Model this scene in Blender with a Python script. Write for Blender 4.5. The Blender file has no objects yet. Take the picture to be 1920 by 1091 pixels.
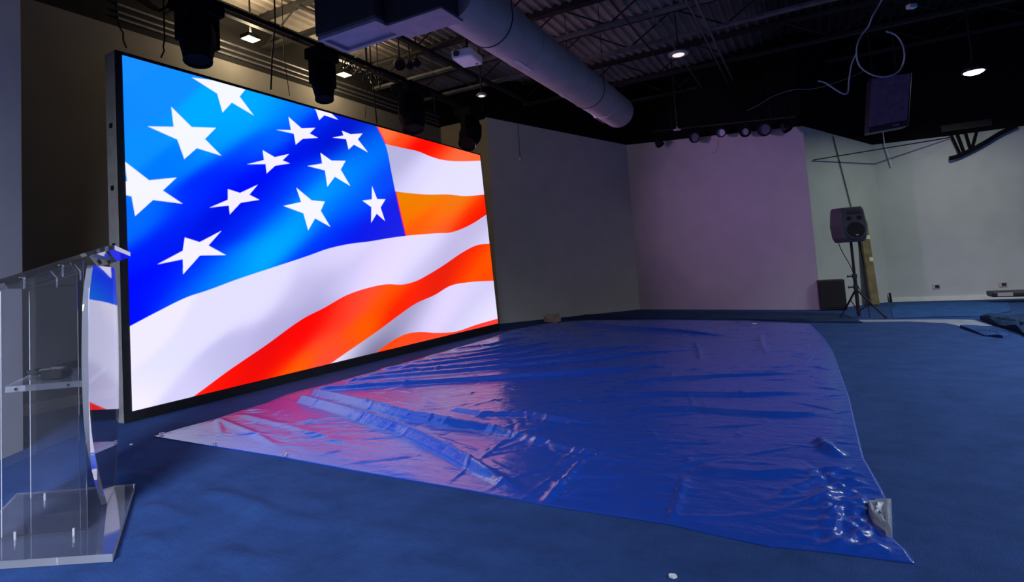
import bpy, bmesh, math, random
import numpy as np
from mathutils import Vector, Matrix
random.seed(7); rng = np.random.default_rng(7)
scene = bpy.context.scene
COL = scene.collection

# ------------------------------------------------------------------ camera
F_PX, PPY = 1050.23, 430.0
YAW, PITCH, ROLL = 0.486025, 0.068132, -0.067153
EYE = 1.08
fw = np.array([-math.sin(YAW)*math.cos(PITCH), math.cos(YAW)*math.cos(PITCH), math.sin(PITCH)])
rt = np.array([math.cos(YAW), math.sin(YAW), 0.0]); up = np.cross(rt, fw)
rt, up = rt*math.cos(ROLL)+up*math.sin(ROLL), -rt*math.sin(ROLL)+up*math.cos(ROLL)
cam_data = bpy.data.cameras.new('camera'); cam = bpy.data.objects.new('camera', cam_data); COL.objects.link(cam)
cam_data.sensor_width = 36.0; cam_data.lens = 36.0*F_PX/1920.0
cam_data.shift_y = -(545.5-PPY)/1920.0
cam_data.clip_start = 0.05
cam.matrix_world = Matrix(((rt[0], up[0], -fw[0], 0), (rt[1], up[1], -fw[1], 0), (rt[2], up[2], -fw[2], EYE), (0, 0, 0, 1)))
scene.camera = cam

def ray(px, py):
    return fw + rt*((px-960)/F_PX) - up*((py-PPY)/F_PX)
EYEV = np.array([0, 0, EYE])
def at_z(px, py, z=0.0):
    d = ray(px, py); return EYEV + d*((z-EYE)/d[2])
def at_x(px, py, x):
    d = ray(px, py); return EYEV + d*(x/d[0])
def at_y(px, py, y):
    d = ray(px, py); return EYEV + d*(y/d[1])
def at_plane(px, py, a, b):
    """point on the vertical plane through ground points a, b"""
    n = np.array([-(b[1]-a[1]), b[0]-a[0], 0.0]); d = ray(px, py)
    return EYEV + d*((n[0]*a[0]+n[1]*a[1])/(n@d))

# ------------------------------------------------------------------ materials
def new_mat(name):
    m = bpy.data.materials.new(name); m.use_nodes = True
    nt = m.node_tree; b = nt.nodes['Principled BSDF']
    return m, nt, b
def mat(name, col, rough=0.6, metal=0.0, noise=0.0, scale=8.0, bump=0.0, bscale=60.0, spec=0.5, coat=0.0):
    m, nt, b = new_mat(name)
    b.inputs['Roughness'].default_value = rough; b.inputs['Metallic'].default_value = metal
    b.inputs['Specular IOR Level'].default_value = spec
    b.inputs['Coat Weight'].default_value = coat
    b.inputs['Base Color'].default_value = (*col, 1)
    tc = nt.nodes.new('ShaderNodeTexCoord')
    if noise > 0:
        n = nt.nodes.new('ShaderNodeTexNoise'); n.inputs['Scale'].default_value = scale; n.inputs['Detail'].default_value = 6
        r = nt.nodes.new('ShaderNodeValToRGB')
        r.color_ramp.elements[0].position = 0.3; r.color_ramp.elements[1].position = 0.7
        r.color_ramp.elements[0].color = (*[c*(1-noise) for c in col], 1)
        r.color_ramp.elements[1].color = (*[min(1, c*(1+noise)) for c in col], 1)
        nt.links.new(tc.outputs['Object'], n.inputs['Vector']); nt.links.new(n.outputs['Fac'], r.inputs['Fac'])
        nt.links.new(r.outputs['Color'], b.inputs['Base Color'])
    if bump > 0:
        n = nt.nodes.new('ShaderNodeTexNoise'); n.inputs['Scale'].default_value = bscale; n.inputs['Detail'].default_value = 4
        bp = nt.nodes.new('ShaderNodeBump'); bp.inputs['Strength'].default_value = bump; bp.inputs['Distance'].default_value = 0.01
        nt.links.new(tc.outputs['Object'], n.inputs['Vector']); nt.links.new(n.outputs['Fac'], bp.inputs['Height'])
        nt.links.new(bp.outputs['Normal'], b.inputs['Normal'])
    return m
def emit(name, col, s):
    m = bpy.data.materials.new(name); m.use_nodes = True; nt = m.node_tree; nt.nodes.clear()
    o = nt.nodes.new('ShaderNodeOutputMaterial'); e = nt.nodes.new('ShaderNodeEmission')
    e.inputs['Color'].default_value = (*col, 1); e.inputs['Strength'].default_value = s
    nt.links.new(e.outputs[0], o.inputs['Surface']); return m

M = {}
M['wall'] = mat('painted_wall', (0.48, 0.485, 0.50), 0.85, noise=0.05, scale=3, bump=0.03, bscale=90)
M['tanwall'] = mat('tan_wall', (0.25, 0.225, 0.185), 0.85, noise=0.06, scale=3, bump=0.1)
M['blackwall'] = mat('black_paint', (0.006, 0.0055, 0.007), 0.95, spec=0.1)
M['darkwall'] = mat('dark_brown_paint', (0.022, 0.02, 0.019), 0.9, noise=0.1, spec=0.2)
M['trimwhite'] = mat('white_trim', (0.7, 0.7, 0.66), 0.6, noise=0.05)
M['black'] = mat('black_metal', (0.010, 0.010, 0.013), 0.55, noise=0.2, spec=0.3)
M['stage'] = mat('matt_black_fixture', (0.006, 0.006, 0.008), 0.85, noise=0.2, spec=0.08)
M['blackplastic'] = mat('black_plastic', (0.016, 0.016, 0.020), 0.5, noise=0.15, bump=0.1, bscale=300)
M['greyplastic'] = mat('charcoal_plastic', (0.045, 0.048, 0.06), 0.55, noise=0.15, bump=0.15, bscale=250)
M['cone'] = mat('speaker_cone', (0.004, 0.004, 0.005), 0.8)
M['pipe'] = mat('grey_conduit', (0.22, 0.205, 0.20), 0.45, metal=0.6, noise=0.2)
M['darkpipe'] = mat('dark_pipe', (0.05, 0.045, 0.045), 0.5, metal=0.4, noise=0.2)
M['joist'] = mat('dark_joist_steel', (0.022, 0.019, 0.019), 0.7, noise=0.3)
M['chord'] = mat('lit_joist_steel', (0.16, 0.145, 0.14), 0.7, noise=0.4, scale=4)
M['duct'] = mat('galvanised_duct', (0.45, 0.41, 0.40), 0.6, metal=0.15, noise=0.10, scale=5)
M['unitshade'] = mat('shaded_duct_metal', (0.03, 0.03, 0.045), 0.6, noise=0.2)  # shade on the box sides is put into this dark colour
M['unit'] = mat('lit_duct_metal', (0.32, 0.29, 0.36), 0.6, noise=0.1)  # light on the undersides is put into this paler colour
M['vent'] = mat('vent_metal', (0.6, 0.58, 0.6), 0.4, noise=0.1)
M['white'] = mat('white_plastic', (0.75, 0.75, 0.78), 0.4, noise=0.03)
M['whitecable'] = mat('white_cable', (0.62, 0.60, 0.62), 0.5, noise=0.1, scale=30)
M['cable'] = mat('black_cable', (0.008, 0.008, 0.009), 0.6, noise=0.1)
M['chrome'] = mat('chrome_metal', (0.8, 0.8, 0.82), 0.2, metal=1.0, noise=0.05)
M['wood'] = mat('raw_timber', (0.20, 0.15, 0.075), 0.8, noise=0.35, scale=6, bump=0.2, bscale=40)
M['tape'] = mat('pale_tape', (0.75, 0.70, 0.55), 0.6, noise=0.05)
M['case'] = mat('black_case', (0.015, 0.012, 0.014), 0.5, noise=0.2)
M['label'] = mat('pale_label', (0.33, 0.31, 0.34), 0.6, noise=0.1, scale=60)
M['paper'] = mat('crumpled_paper', (0.40, 0.33, 0.27), 0.9, noise=0.15, scale=25)
M['grate'] = mat('speaker_grille', (0.012, 0.011, 0.013), 0.9, bump=0.5, bscale=400)
M['purplebox'] = mat('dusty_dark_cabinet', (0.13, 0.085, 0.14), 0.7, noise=0.25, scale=14, bump=0.3, bscale=120)
M['lampglow'] = emit('lamp_glow', (1.0, 1.0, 0.86), 30.0)
M['warmglow'] = emit('warm_lamp_glow', (1.0, 0.82, 0.42), 3.0)
M['discglow'] = emit('small_lamp_glow', (1.0, 0.93, 0.9), 1.0)
M['concrete'] = mat('bare_concrete', (0.20, 0.22, 0.30), 0.9, noise=0.2, scale=12, bump=0.1)

def carpet(name, c1, c2, big=0.9):
    m, nt, b = new_mat(name)
    b.inputs['Roughness'].default_value = 0.95; b.inputs['Specular IOR Level'].default_value = 0.15
    tc = nt.nodes.new('ShaderNodeTexCoord')
    n1 = nt.nodes.new('ShaderNodeTexNoise'); n1.inputs['Scale'].default_value = 3.5; n1.inputs['Detail'].default_value = 9; n1.inputs['Roughness'].default_value = 0.72
    n2 = nt.nodes.new('ShaderNodeTexNoise'); n2.inputs['Scale'].default_value = 140; n2.inputs['Detail'].default_value = 3
    mx = nt.nodes.new('ShaderNodeMath'); mx.operation = 'MULTIPLY_ADD'; mx.inputs[1].default_value = 0.35
    r = nt.nodes.new('ShaderNodeValToRGB'); r.color_ramp.elements[0].position = 0.38; r.color_ramp.elements[1].position = 0.88
    r.color_ramp.elements[0].color = (*c1, 1); r.color_ramp.elements[1].color = (*c2, 1)
    mp = nt.nodes.new('ShaderNodeMapping'); mp.inputs['Scale'].default_value = (1.0, 2.2, 1.0); mp.inputs['Rotation'].default_value = (0, 0, 0.5)
    n3 = nt.nodes.new('ShaderNodeTexNoise'); n3.inputs['Scale'].default_value = 1.6; n3.inputs['Detail'].default_value = 5
    bp = nt.nodes.new('ShaderNodeBump'); bp.inputs['Strength'].default_value = 0.5; bp.inputs['Distance'].default_value = 0.008
    bp2 = nt.nodes.new('ShaderNodeBump'); bp2.inputs['Strength'].default_value = big; bp2.inputs['Distance'].default_value = 0.035
    L = nt.links.new
    for n in (n1, n2): L(tc.outputs['Object'], n.inputs['Vector'])
    L(tc.outputs['Object'], mp.inputs['Vector']); L(mp.outputs['Vector'], n3.inputs['Vector'])
    L(n2.outputs['Fac'], mx.inputs[0]); L(n1.outputs['Fac'], mx.inputs[2]); L(mx.outputs[0], r.inputs['Fac'])
    L(r.outputs['Color'], b.inputs['Base Color'])
    L(n2.outputs['Fac'], bp.inputs['Height']); L(n3.outputs['Fac'], bp2.inputs['Height']); L(bp2.outputs['Normal'], bp.inputs['Normal'])
    L(bp.outputs['Normal'], b.inputs['Normal'])
    return m
M['carpet'] = carpet('blue_carpet', (0.010, 0.033, 0.112), (0.024, 0.063, 0.205))
M['darkcarpet'] = carpet('navy_carpet', (0.006, 0.018, 0.052), (0.014, 0.038, 0.10), 0.5)
M['bluecarpet'] = carpet('bright_blue_carpet', (0.010, 0.042, 0.15), (0.024, 0.085, 0.27), 0.6)

def tarp_mat():
    m, nt, b = new_mat('blue_tarpaulin')
    b.inputs['Base Color'].default_value = (0.006, 0.060, 0.43, 1)
    b.inputs['Roughness'].default_value = 0.20; b.inputs['IOR'].default_value = 2.8
    tc = nt.nodes.new('ShaderNodeTexCoord'); L = nt.links.new
    # crumple: stretched noise, ridged creases and a fine weave
    mp = nt.nodes.new('ShaderNodeMapping'); mp.inputs['Scale'].default_value = (0.8, 2.6, 1); mp.inputs['Rotation'].default_value = (0, 0, 0.35)
    n1 = nt.nodes.new('ShaderNodeTexNoise'); n1.inputs['Scale'].default_value = 5.5; n1.inputs['Detail'].default_value = 7; n1.inputs['Distortion'].default_value = 0.6
    v = nt.nodes.new('ShaderNodeTexNoise'); v.noise_type = 'RIDGED_MULTIFRACTAL'; v.inputs['Scale'].default_value = 3.2; v.inputs['Detail'].default_value = 4; v.inputs['Roughness'].default_value = 0.5
    mr = nt.nodes.new('ShaderNodeMapRange'); mr.inputs['From Min'].default_value = 0.0; mr.inputs['From Max'].default_value = 2.5
    n2 = nt.nodes.new('ShaderNodeTexNoise'); n2.inputs['Scale'].default_value = 38; n2.inputs['Detail'].default_value = 4
    n4 = nt.nodes.new('ShaderNodeTexNoise'); n4.inputs['Scale'].default_value = 2.5; n4.inputs['Detail'].default_value = 2
    add = nt.nodes.new('ShaderNodeVectorMath'); add.operation = 'MULTIPLY_ADD'; add.inputs[1].default_value = (0.35, 0.35, 0.35)
    b1 = nt.nodes.new('ShaderNodeBump'); b1.inputs['Strength'].default_value = 0.28; b1.inputs['Distance'].default_value = 0.017
    b2 = nt.nodes.new('ShaderNodeBump'); b2.inputs['Strength'].default_value = 0.25; b2.inputs['Distance'].default_value = 0.012
    b3 = nt.nodes.new('ShaderNodeBump'); b3.inputs['Strength'].default_value = 0.22; b3.inputs['Distance'].default_value = 0.006
    L(tc.outputs['Object'], mp.inputs['Vector']); L(mp.outputs['Vector'], n1.inputs['Vector'])
    L(tc.outputs['Object'], n4.inputs['Vector']); L(n4.outputs['Color'], add.inputs[0]); L(mp.outputs['Vector'], add.inputs[2])
    L(add.outputs[0], v.inputs['Vector']); L(v.outputs['Fac'], mr.inputs['Value'])
    L(tc.outputs['Object'], n2.inputs['Vector'])
    L(n1.outputs['Fac'], b1.inputs['Height']); L(mr.outputs['Result'], b2.inputs['Height']); L(n2.outputs['Fac'], b3.inputs['Height'])
    L(b1.outputs['Normal'], b2.inputs['Normal']); L(b2.outputs['Normal'], b3.inputs['Normal']); L(b3.outputs['Normal'], b.inputs['Normal'])
    return m
M['tarp'] = tarp_mat()
M['tarpgrey'] = mat('grey_tarpaulin_underside', (0.24, 0.28, 0.34), 0.35, noise=0.25, scale=10, bump=0.8, bscale=22)

def glass_mat(name, col=(0.97, 0.98, 1.0), rough=0.0):
    m, nt, b = new_mat(name)
    b.inputs['Base Color'].default_value = (*col, 1); b.inputs['Transmission Weight'].default_value = 1.0
    b.inputs['Roughness'].default_value = rough; b.inputs['IOR'].default_value = 1.49
    tc = nt.nodes.new('ShaderNodeTexCoord'); n = nt.nodes.new('ShaderNodeTexNoise'); n.inputs['Scale'].default_value = 2.0
    mr = nt.nodes.new('ShaderNodeMapRange'); mr.inputs['To Min'].default_value = rough; mr.inputs['To Max'].default_value = rough+0.02
    nt.links.new(tc.outputs['Object'], n.inputs['Vector']); nt.links.new(n.outputs['Fac'], mr.inputs['Value']); nt.links.new(mr.outputs['Result'], b.inputs['Roughness'])
    return m
def milky(name, f, col):
    m = glass_mat(name); nt = m.node_tree; b = nt.nodes['Principled BSDF']; o = nt.nodes['Material Output']
    d = nt.nodes.new('ShaderNodeBsdfDiffuse'); d.inputs['Color'].default_value = (*col, 1)
    tr = nt.nodes.new('ShaderNodeBsdfTranslucent'); tr.inputs['Color'].default_value = (*col, 1)
    mx = nt.nodes.new('ShaderNodeMixShader'); mx.inputs[0].default_value = 0.5
    mx2 = nt.nodes.new('ShaderNodeMixShader'); mx2.inputs[0].default_value = f
    L = nt.links.new
    L(d.outputs[0], mx.inputs[1]); L(tr.outputs[0], mx.inputs[2]); L(b.outputs[0], mx2.inputs[1]); L(mx.outputs[0], mx2.inputs[2]); L(mx2.outputs[0], o.inputs['Surface'])
    return m
M['acrylic'] = milky('clear_acrylic', 0.014, (0.8, 0.85, 1.0))
M['baseacrylic'] = milky('milky_acrylic', 0.07, (0.75, 0.8, 0.95))  # a little pale diffuse mixed into the clear acrylic
M['edge'] = milky('lit_acrylic_edge', 0.75, (0.92, 0.94, 1.0))  # milky white stands in for light piped to the acrylic edges
M['softedge'] = milky('soft_lit_acrylic_edge', 0.28, (0.85, 0.9, 1.0))  # weaker mix of the same painted edge light
def edge_faces(o, axis_test, slot_mat):
    o.data.materials.append(slot_mat)
    for f in o.data.polygons:
        if axis_test(f.normal): f.material_index = 1
M['screw'] = mat('clear_screw', (0.7, 0.7, 0.75), 0.25, metal=0.5, noise=0.05)

# ------------------------------------------------------------------ mesh helpers
class MB:
    def __init__(s): s.bm = bmesh.new()
    def poly(s, pts, flip=False):
        vs = [s.bm.verts.new(Vector(p)) for p in pts]
        if flip: vs.reverse()
        return s.bm.faces.new(vs)
    def box(s, c, size, rot=None):
        m = Matrix.Translation(Vector(c)) @ (rot.to_4x4() if rot else Matrix.Identity(4)) @ Matrix.Diagonal((*size, 1))
        bmesh.ops.create_cube(s.bm, size=1.0, matrix=m); return s
    def cyl(s, a, b, r, r2=None, seg=14, caps=True):
        a, b = Vector(a), Vector(b); d = b-a
        m = Matrix.Translation((a+b)/2) @ d.to_track_quat('Z', 'Y').to_matrix().to_4x4()
        bmesh.ops.create_cone(s.bm, cap_ends=caps, segments=seg, radius1=r, radius2=r if r2 is None else r2, depth=d.length, matrix=m); return s
    def tube(s, pts, r, seg=8, closed=False):
        pts = [Vector(p) for p in pts]; n = len(pts); rings = []
        side = None
        for i, p in enumerate(pts):
            t = (pts[(i+1) % n] if (closed or i < n-1) else p) - (pts[i-1] if (closed or i > 0) else p)
            t.normalize()
            if side is None:
                side = t.cross(Vector((0, 0, 1)))
                if side.length < 1e-3: side = t.cross(Vector((1, 0, 0)))
            side = (side - t*side.dot(t)).normalized(); u2 = t.cross(side)
            rings.append([s.bm.verts.new(p + (side*math.cos(k*2*math.pi/seg)+u2*math.sin(k*2*math.pi/seg))*r) for k in range(seg)])
        for i in range(n if closed else n-1):
            A, B = rings[i], rings[(i+1) % n]
            for k in range(seg): s.bm.faces.new((A[k], A[(k+1) % seg], B[(k+1) % seg], B[k]))
        if not closed:
            s.bm.faces.new(list(reversed(rings[0]))); s.bm.faces.new(rings[-1])
        return s
    def lathe(s, prof, mtx, seg=24):
        """prof: list of (radius, height) about local z"""
        rings = []
        for r, h in prof:
            rings.append([s.bm.verts.new(mtx @ Vector((r*math.cos(k*2*math.pi/seg), r*math.sin(k*2*math.pi/seg), h))) for k in range(seg)])
        for A, B in zip(rings, rings[1:]):
            for k in range(seg): s.bm.faces.new((A[k], A[(k+1) % seg], B[(k+1) % seg], B[k]))
        if prof[0][0] > 1e-4: s.bm.faces.new(list(reversed(rings[0])))
        if prof[-1][0] > 1e-4: s.bm.faces.new(rings[-1])
        return s
    def prism(s, pts, off):
        """closed outline pts extruded by vector off"""
        off = Vector(off); A = [s.bm.verts.new(Vector(p)) for p in pts]; B = [s.bm.verts.new(Vector(p)+off) for p in pts]
        s.bm.faces.new(list(reversed(A))); s.bm.faces.new(B); n = len(A)
        for k in range(n): s.bm.faces.new((A[k], A[(k+1) % n], B[(k+1) % n], B[k]))
        return s
    def build(s, name, m, parent=None, bevel=0.0, smooth=False, segs=2):
        bmesh.ops.remove_doubles(s.bm, verts=s.bm.verts, dist=1e-6)
        bmesh.ops.recalc_face_normals(s.bm, faces=s.bm.faces)
        if bevel > 0:
            bmesh.ops.bevel(s.bm, geom=[e for e in s.bm.edges if e.is_manifold and e.calc_face_angle(0) > 0.5], offset=bevel, segments=segs, affect='EDGES', profile=0.5)
        me = bpy.data.meshes.new(name); 
        if parent is not None:
            s.bm.transform(Matrix.Translation(-world_loc(parent)))
        if smooth:
            for f in s.bm.faces: f.smooth = True
            for e in s.bm.edges:
                if e.is_manifold and e.calc_face_angle(0) > 0.7: e.smooth = False
        s.bm.to_mesh(me); s.bm.free()
        for mm in (m if isinstance(m, (list, tuple)) else [m]): me.materials.append(mm)
        o = bpy.data.objects.new(name, me); COL.objects.link(o)
        if parent is not None: o.parent = parent
        return o
def smooth_pts(p, n=4):
    o = []
    for i in range(len(p)-1):
        p0, p1, p2, p3 = p[max(i-1, 0)], p[i], p[i+1], p[min(i+2, len(p)-1)]
        for k in range(n):
            u = k/n; o.append(0.5*((2*p1)+(p2-p0)*u+(2*p0-5*p1+4*p2-p3)*u*u+(3*p1-p0-3*p2+p3)*u**3))
    return o+[p[-1]]
def world_loc(o):
    v = Vector((0, 0, 0))
    while o is not None: v += Vector(o.location); o = o.parent
    return v
def tag(o, label, cat, group=None):
    o['label'] = label; o['category'] = cat
    if group: o['group'] = group
    return o
def thing(name, label, cat, loc, group=None):
    o = bpy.data.objects.new(name, None); COL.objects.link(o); o.location = Vector(loc); o.empty_display_size = 0.1
    return tag(o, label, cat, group)
def struct(o): o['kind'] = 'structure'; return o
def dup(root, delta, label, group=None):
    r = root.copy(); COL.objects.link(r); r.location = Vector(root.location)+Vector(delta); r['label'] = label
    if group: r['group'] = group
    for ch in list(root.children):
        c = ch.copy(); COL.objects.link(c); c.parent = r
        for g in list(ch.children):
            d = g.copy(); COL.objects.link(d); d.parent = c
    return r
def V(*a): return Vector(a)
def rotz(a): return Matrix.Rotation(a, 3, 'Z')

# ------------------------------------------------------------------ setting
# floor: loose carpet, with a few ripples in the foreground
fx = np.unique(np.round(np.r_[np.linspace(-10, -4.6, 8), np.arange(-4.6, -0.2, 0.022), np.linspace(-0.2, 8, 10)], 4))
fy = np.unique(np.round(np.r_[np.linspace(-6, 0.4, 6), np.arange(0.4, 3.0, 0.022), np.linspace(3.0, 16, 14)], 4))
FX, FY = np.meshgrid(fx, fy); FZ = np.zeros(FX.shape)
ripples = [([(395,925),(440,935),(480,948)], .05, .016), ([(480,955),(540,972),(585,985)], .05, .014), ([(215,890),(250,893),(285,899)], .05, .02), ([(240,905),(290,915)], .04, .012),
 ([(285,950),(330,965),(345,975)], .05, .012), ([(265,1010),(300,1020)], .05, .014), ([(420,1040),(500,1056)], .06, .012), ([(640,985),(720,1000),(790,1020)], .07, .012), ([(760,1060),(860,1075)], .07, .012), ([(960,1030),(1060,1050)], .07, .010), ([(350,905),(385,915)], .04, .010), ([(560,930),(620,945)], .05, .008)]
for px_, wd_, h_ in ripples:
    pp = [at_z(*q)[:2] for q in px_]
    best = np.full(FX.shape, 1e9)
    for A_, B_ in zip(pp, pp[1:]):
        d_ = B_-A_; tt_ = np.clip(((FX-A_[0])*d_[0]+(FY-A_[1])*d_[1])/(d_@d_), 0, 1)
        best = np.minimum(best, np.hypot(FX-A_[0]-tt_*d_[0], FY-A_[1]-tt_*d_[1]))
    FZ += h_*np.exp(-(best/wd_)**2)
me = bpy.data.meshes.new('floor'); nx_, ny_ = len(fx), len(fy)
ii = np.arange(nx_*ny_).reshape(ny_, nx_)
me.from_pydata([tuple(c) for c in np.stack([FX, FY, FZ], -1).reshape(-1, 3)], [], [tuple(int(k) for k in q) for q in np.stack([ii[:-1, :-1], ii[:-1, 1:], ii[1:, 1:], ii[1:, :-1]], -1).reshape(-1, 4)])
me.polygons.foreach_set('use_smooth', np.ones(len(me.polygons), bool)); me.materials.append(M['carpet']); me.update()
floor_o = bpy.data.objects.new('floor', me); COL.objects.link(floor_o); struct(floor_o)

WL = (-5.51, 9.64); C1 = (-3.36, 12.01); C2 = (0.07, 11.05); C3 = (1.18, 12.26); WR = (8.0, 12.30)
DECK = 4.9
def wall(name, a, b, z0a, z1a, z0b, z1b, m, th=0.12, back=1):
    a, b = Vector((*a, 0)), Vector((*b, 0)); n = Vector((-(b-a).y, (b-a).x, 0)).normalized()*th*back
    g = MB(); g.prism([(a.x, a.y, z0a), (b.x, b.y, z0b), (b.x, b.y, z1b), (a.x, a.y, z1a)], n)
    return struct(g.build(name, m))
def top_of(px, py, ground):  # height above a ground point seen at that pixel
    d = ray(px, py); gxy = np.array(ground); t = (d[:2]@gxy)/(d[:2]@d[:2]); return EYE + t*d[2]
hWL = 4.13; hC1 = 3.60; hC2 = 3.22; hC3 = 2.90; hWR = 2.78
for nm, a, b, ha, hb in (('wall_grey', WL, C1, hWL, hC1), ('wall_back', C1, C2, hC1, hC2), ('wall_jog', C2, C3, hC2, hC3)):
    wall(nm, a, b, 0, ha, 0, hb, M['wall'])
    wall(nm+'_upper', a, b, ha, DECK, hb, DECK, M['blackwall'])
# right wall: the grey paint rises again towards the right
wr0 = at_plane(1778, 255, C3, WR); wr1 = at_plane(1920, 236, C3, WR); wr2 = wr1 + (wr1-wr0)*0.9
pts = [(C3[0], hC3), (wr0[0], wr0[2]), (wr1[0], wr1[2]), (8.0, wr1[2]+0.5)]
yR = lambda x: C3[1]+(WR[1]-C3[1])*(x-C3[0])/(WR[0]-C3[0])
g = MB(); g.prism([(C3[0], yR(C3[0]), 0), (8, yR(8), 0)] + [(x, yR(x), z) for x, z in reversed(pts)], (0, 0.12, 0)); struct(g.build('wall_right', M['wall']))
g = MB(); g.prism([(x, yR(x), z) for x, z in pts] + [(8, yR(8), DECK), (C3[0], yR(C3[0]), DECK)], (0, 0.12, 0)); struct(g.build('wall_right_upper', M['blackwall']))
# return wall beside the screen, wall behind the screen
XS = -6.63
wall('wall_return', (XS, WL[1]), WL, 0, hWL, 0, hWL, mat('ochre_wall', (0.46, 0.39, 0.26), 0.85, noise=0.06, scale=3))
wall('wall_return_upper', (XS, WL[1]), WL, hWL, DECK, hWL, DECK, M['blackwall'])
wall('wall_screen', (XS, 0.2), (XS, WL[1]+0.12), 0, 4.06, 0, 4.10, M['tanwall'])
wall('wall_screen_upper', (XS, 0.2), (XS, WL[1]+0.12), 4.06, DECK, 4.10, DECK, M['darkwall'])
g = MB(); g.box((XS+0.012, 1.35, 0.05), (0.022, 2.4+1.6, 0.10)); struct(g.build('baseboard_left', M['trimwhite']))
g = MB(); bb = [C3, (8, 12.30)]
g.box(((C3[0]+8)/2, 12.26, 0.035), (8-C3[0], 0.03, 0.07)); struct(g.build('baseboard_right', M['trimwhite']))
# near wall end at the left of the frame
pA = np.array([-5.17, 1.97]); pd = np.array([0.59, -0.81])
pB = pA+pd*3.2
wall('wall_left', tuple(pA), tuple(pB), 0, DECK-0.15, 0, DECK-0.15, M['wall'], th=0.25, back=-1)
# room behind and beside the camera
wall('wall_rear', (8, -6), (-10, -6), 0, DECK, 0, DECK, M['blackwall'])
wall('wall_far_right', (8, 16), (8, -6), 0, DECK, 0, DECK, M['blackwall'])

# corrugated roof deck, ribs run along y
g = MB(); per = 0.155; prof = [(0, 0), (0.05, 0), (0.07, 0.045), (0.135, 0.045)]
row0, row1 = [], []
x = -9.0
while x < 8.0:
    for dx, dz in prof:
        row0.append(g.bm.verts.new((x+dx, -6, DECK+dz))); row1.append(g.bm.verts.new((x+dx, 16, DECK+dz)))
    x += per
for i in range(len(row0)-1): g.bm.faces.new((row0[i], row0[i+1], row1[i+1], row1[i]))
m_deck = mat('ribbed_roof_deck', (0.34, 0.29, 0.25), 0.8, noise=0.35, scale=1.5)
# light falloff is painted in: deck colour fades to black away from the stage
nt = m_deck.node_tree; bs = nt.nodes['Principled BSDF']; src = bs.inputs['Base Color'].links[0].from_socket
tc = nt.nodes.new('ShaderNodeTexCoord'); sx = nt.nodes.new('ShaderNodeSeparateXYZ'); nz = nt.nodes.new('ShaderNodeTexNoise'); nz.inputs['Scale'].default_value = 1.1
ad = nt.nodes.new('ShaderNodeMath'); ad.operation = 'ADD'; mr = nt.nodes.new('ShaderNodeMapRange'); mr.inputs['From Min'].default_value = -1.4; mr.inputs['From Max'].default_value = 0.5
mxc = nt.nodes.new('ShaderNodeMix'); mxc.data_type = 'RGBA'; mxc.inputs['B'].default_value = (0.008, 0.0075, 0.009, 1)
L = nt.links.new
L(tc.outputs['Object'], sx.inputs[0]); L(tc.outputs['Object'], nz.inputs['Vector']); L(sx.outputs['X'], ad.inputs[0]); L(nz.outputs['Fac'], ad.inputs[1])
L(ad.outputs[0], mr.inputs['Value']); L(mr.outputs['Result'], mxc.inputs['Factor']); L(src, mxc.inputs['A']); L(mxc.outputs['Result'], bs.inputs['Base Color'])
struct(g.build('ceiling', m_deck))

# ------------------------------------------------------------------ open web joists (along x)
JX0, JX1, JZ0, JZ1 = -6.6, 7.9, 4.40, 4.86
def joist(y, label):
    t = thing('roof_joist', label, 'joist', (JX0, y, JZ0), 'open web joists under the roof deck')
    g = MB(); g.box(((JX0+JX1)/2, y-0.03, JZ0+0.02), (JX1-JX0, 0.045, 0.04)); g.box(((JX0+JX1)/2, y+0.03, JZ0+0.02), (JX1-JX0, 0.045, 0.04))
    g.build('bottom_chord', M['chord'] if y in (7.6, 8.65) else M['joist'], t)  # paler chord colour stands in for light on two joists
    g = MB(); g.box(((JX0+JX1)/2, y, JZ1), (JX1-JX0, 0.12, 0.05)); g.build('top_chord', M['joist'], t)
    first = None; n = 20; w = (JX1-JX0)/n
    for k in range(n):
        xa = JX0+k*w; za, zb = (JZ0+0.03, JZ1) if k % 2 == 0 else (JZ1, JZ0+0.03)
        g = MB(); g.cyl((xa, y, za), (xa+w, y, zb), 0.014, seg=6); g.build('web_bar', M['joist'], t)
    return t
jys = [(3.9, 'dark steel roof joist at top frame edge above the first stage light'), (5.3, 'dark steel roof joist crossing from between first two stage lights to the air handler'),
 (6.75, 'dark steel roof joist running from second stage light up past the projector'), (7.6, 'upper of two pale roof joists painted as lit beside the round duct'),
 (8.65, 'lower of two pale roof joists painted as lit, just above the round lamp by the conduits'), (10.3, 'dark roof joist crossing over the round duct\'s far end toward the cable loop'),
 (11.6, 'dark roof joist nearest the back wall, above the can light bar')]
for y, lab in jys: joist(y, lab)

def rod(name, label, cat, pts, r, m, group=None, seg=8):
    g = MB(); g.tube(pts, r, seg); return tag(g.build(name, m, smooth=True), label, cat, group)
# conduits running along y under the joists
for k, (px, py, lab) in enumerate([(1304, 0, 'grey ceiling conduit, right one of the lit pair'), (1208, 6, 'grey ceiling conduit passing just left of the round disc light'), (1287, 2, 'thin grey ceiling conduit, left one of the lit pair'), (1160, 20, 'thin dark ceiling conduit nearest the round duct')]):
    p = at_z(px, py, 4.36)
    rod('conduit', lab, 'conduit', [(p[0], 3.0, 4.36), (p[0], 11.5, 4.36)], 0.02 if k == 0 else 0.013, M['pipe'] if k < 3 else M['darkpipe'], 'conduits under the joists')
# angle iron bridging along y
for xx, lab in ((-5.95, 'dark angle iron bridging bar above the screen, further from camera'), (-4.75, 'dark angle iron bridging bar above the screen, nearer the duct')):
    g = MB(); g.box((xx, 6.0, 4.37), (0.07, 8.4, 0.05)); tag(g.build('bridging_bar', M['joist']), lab, 'beam', 'bridging bars between joists')
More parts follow.
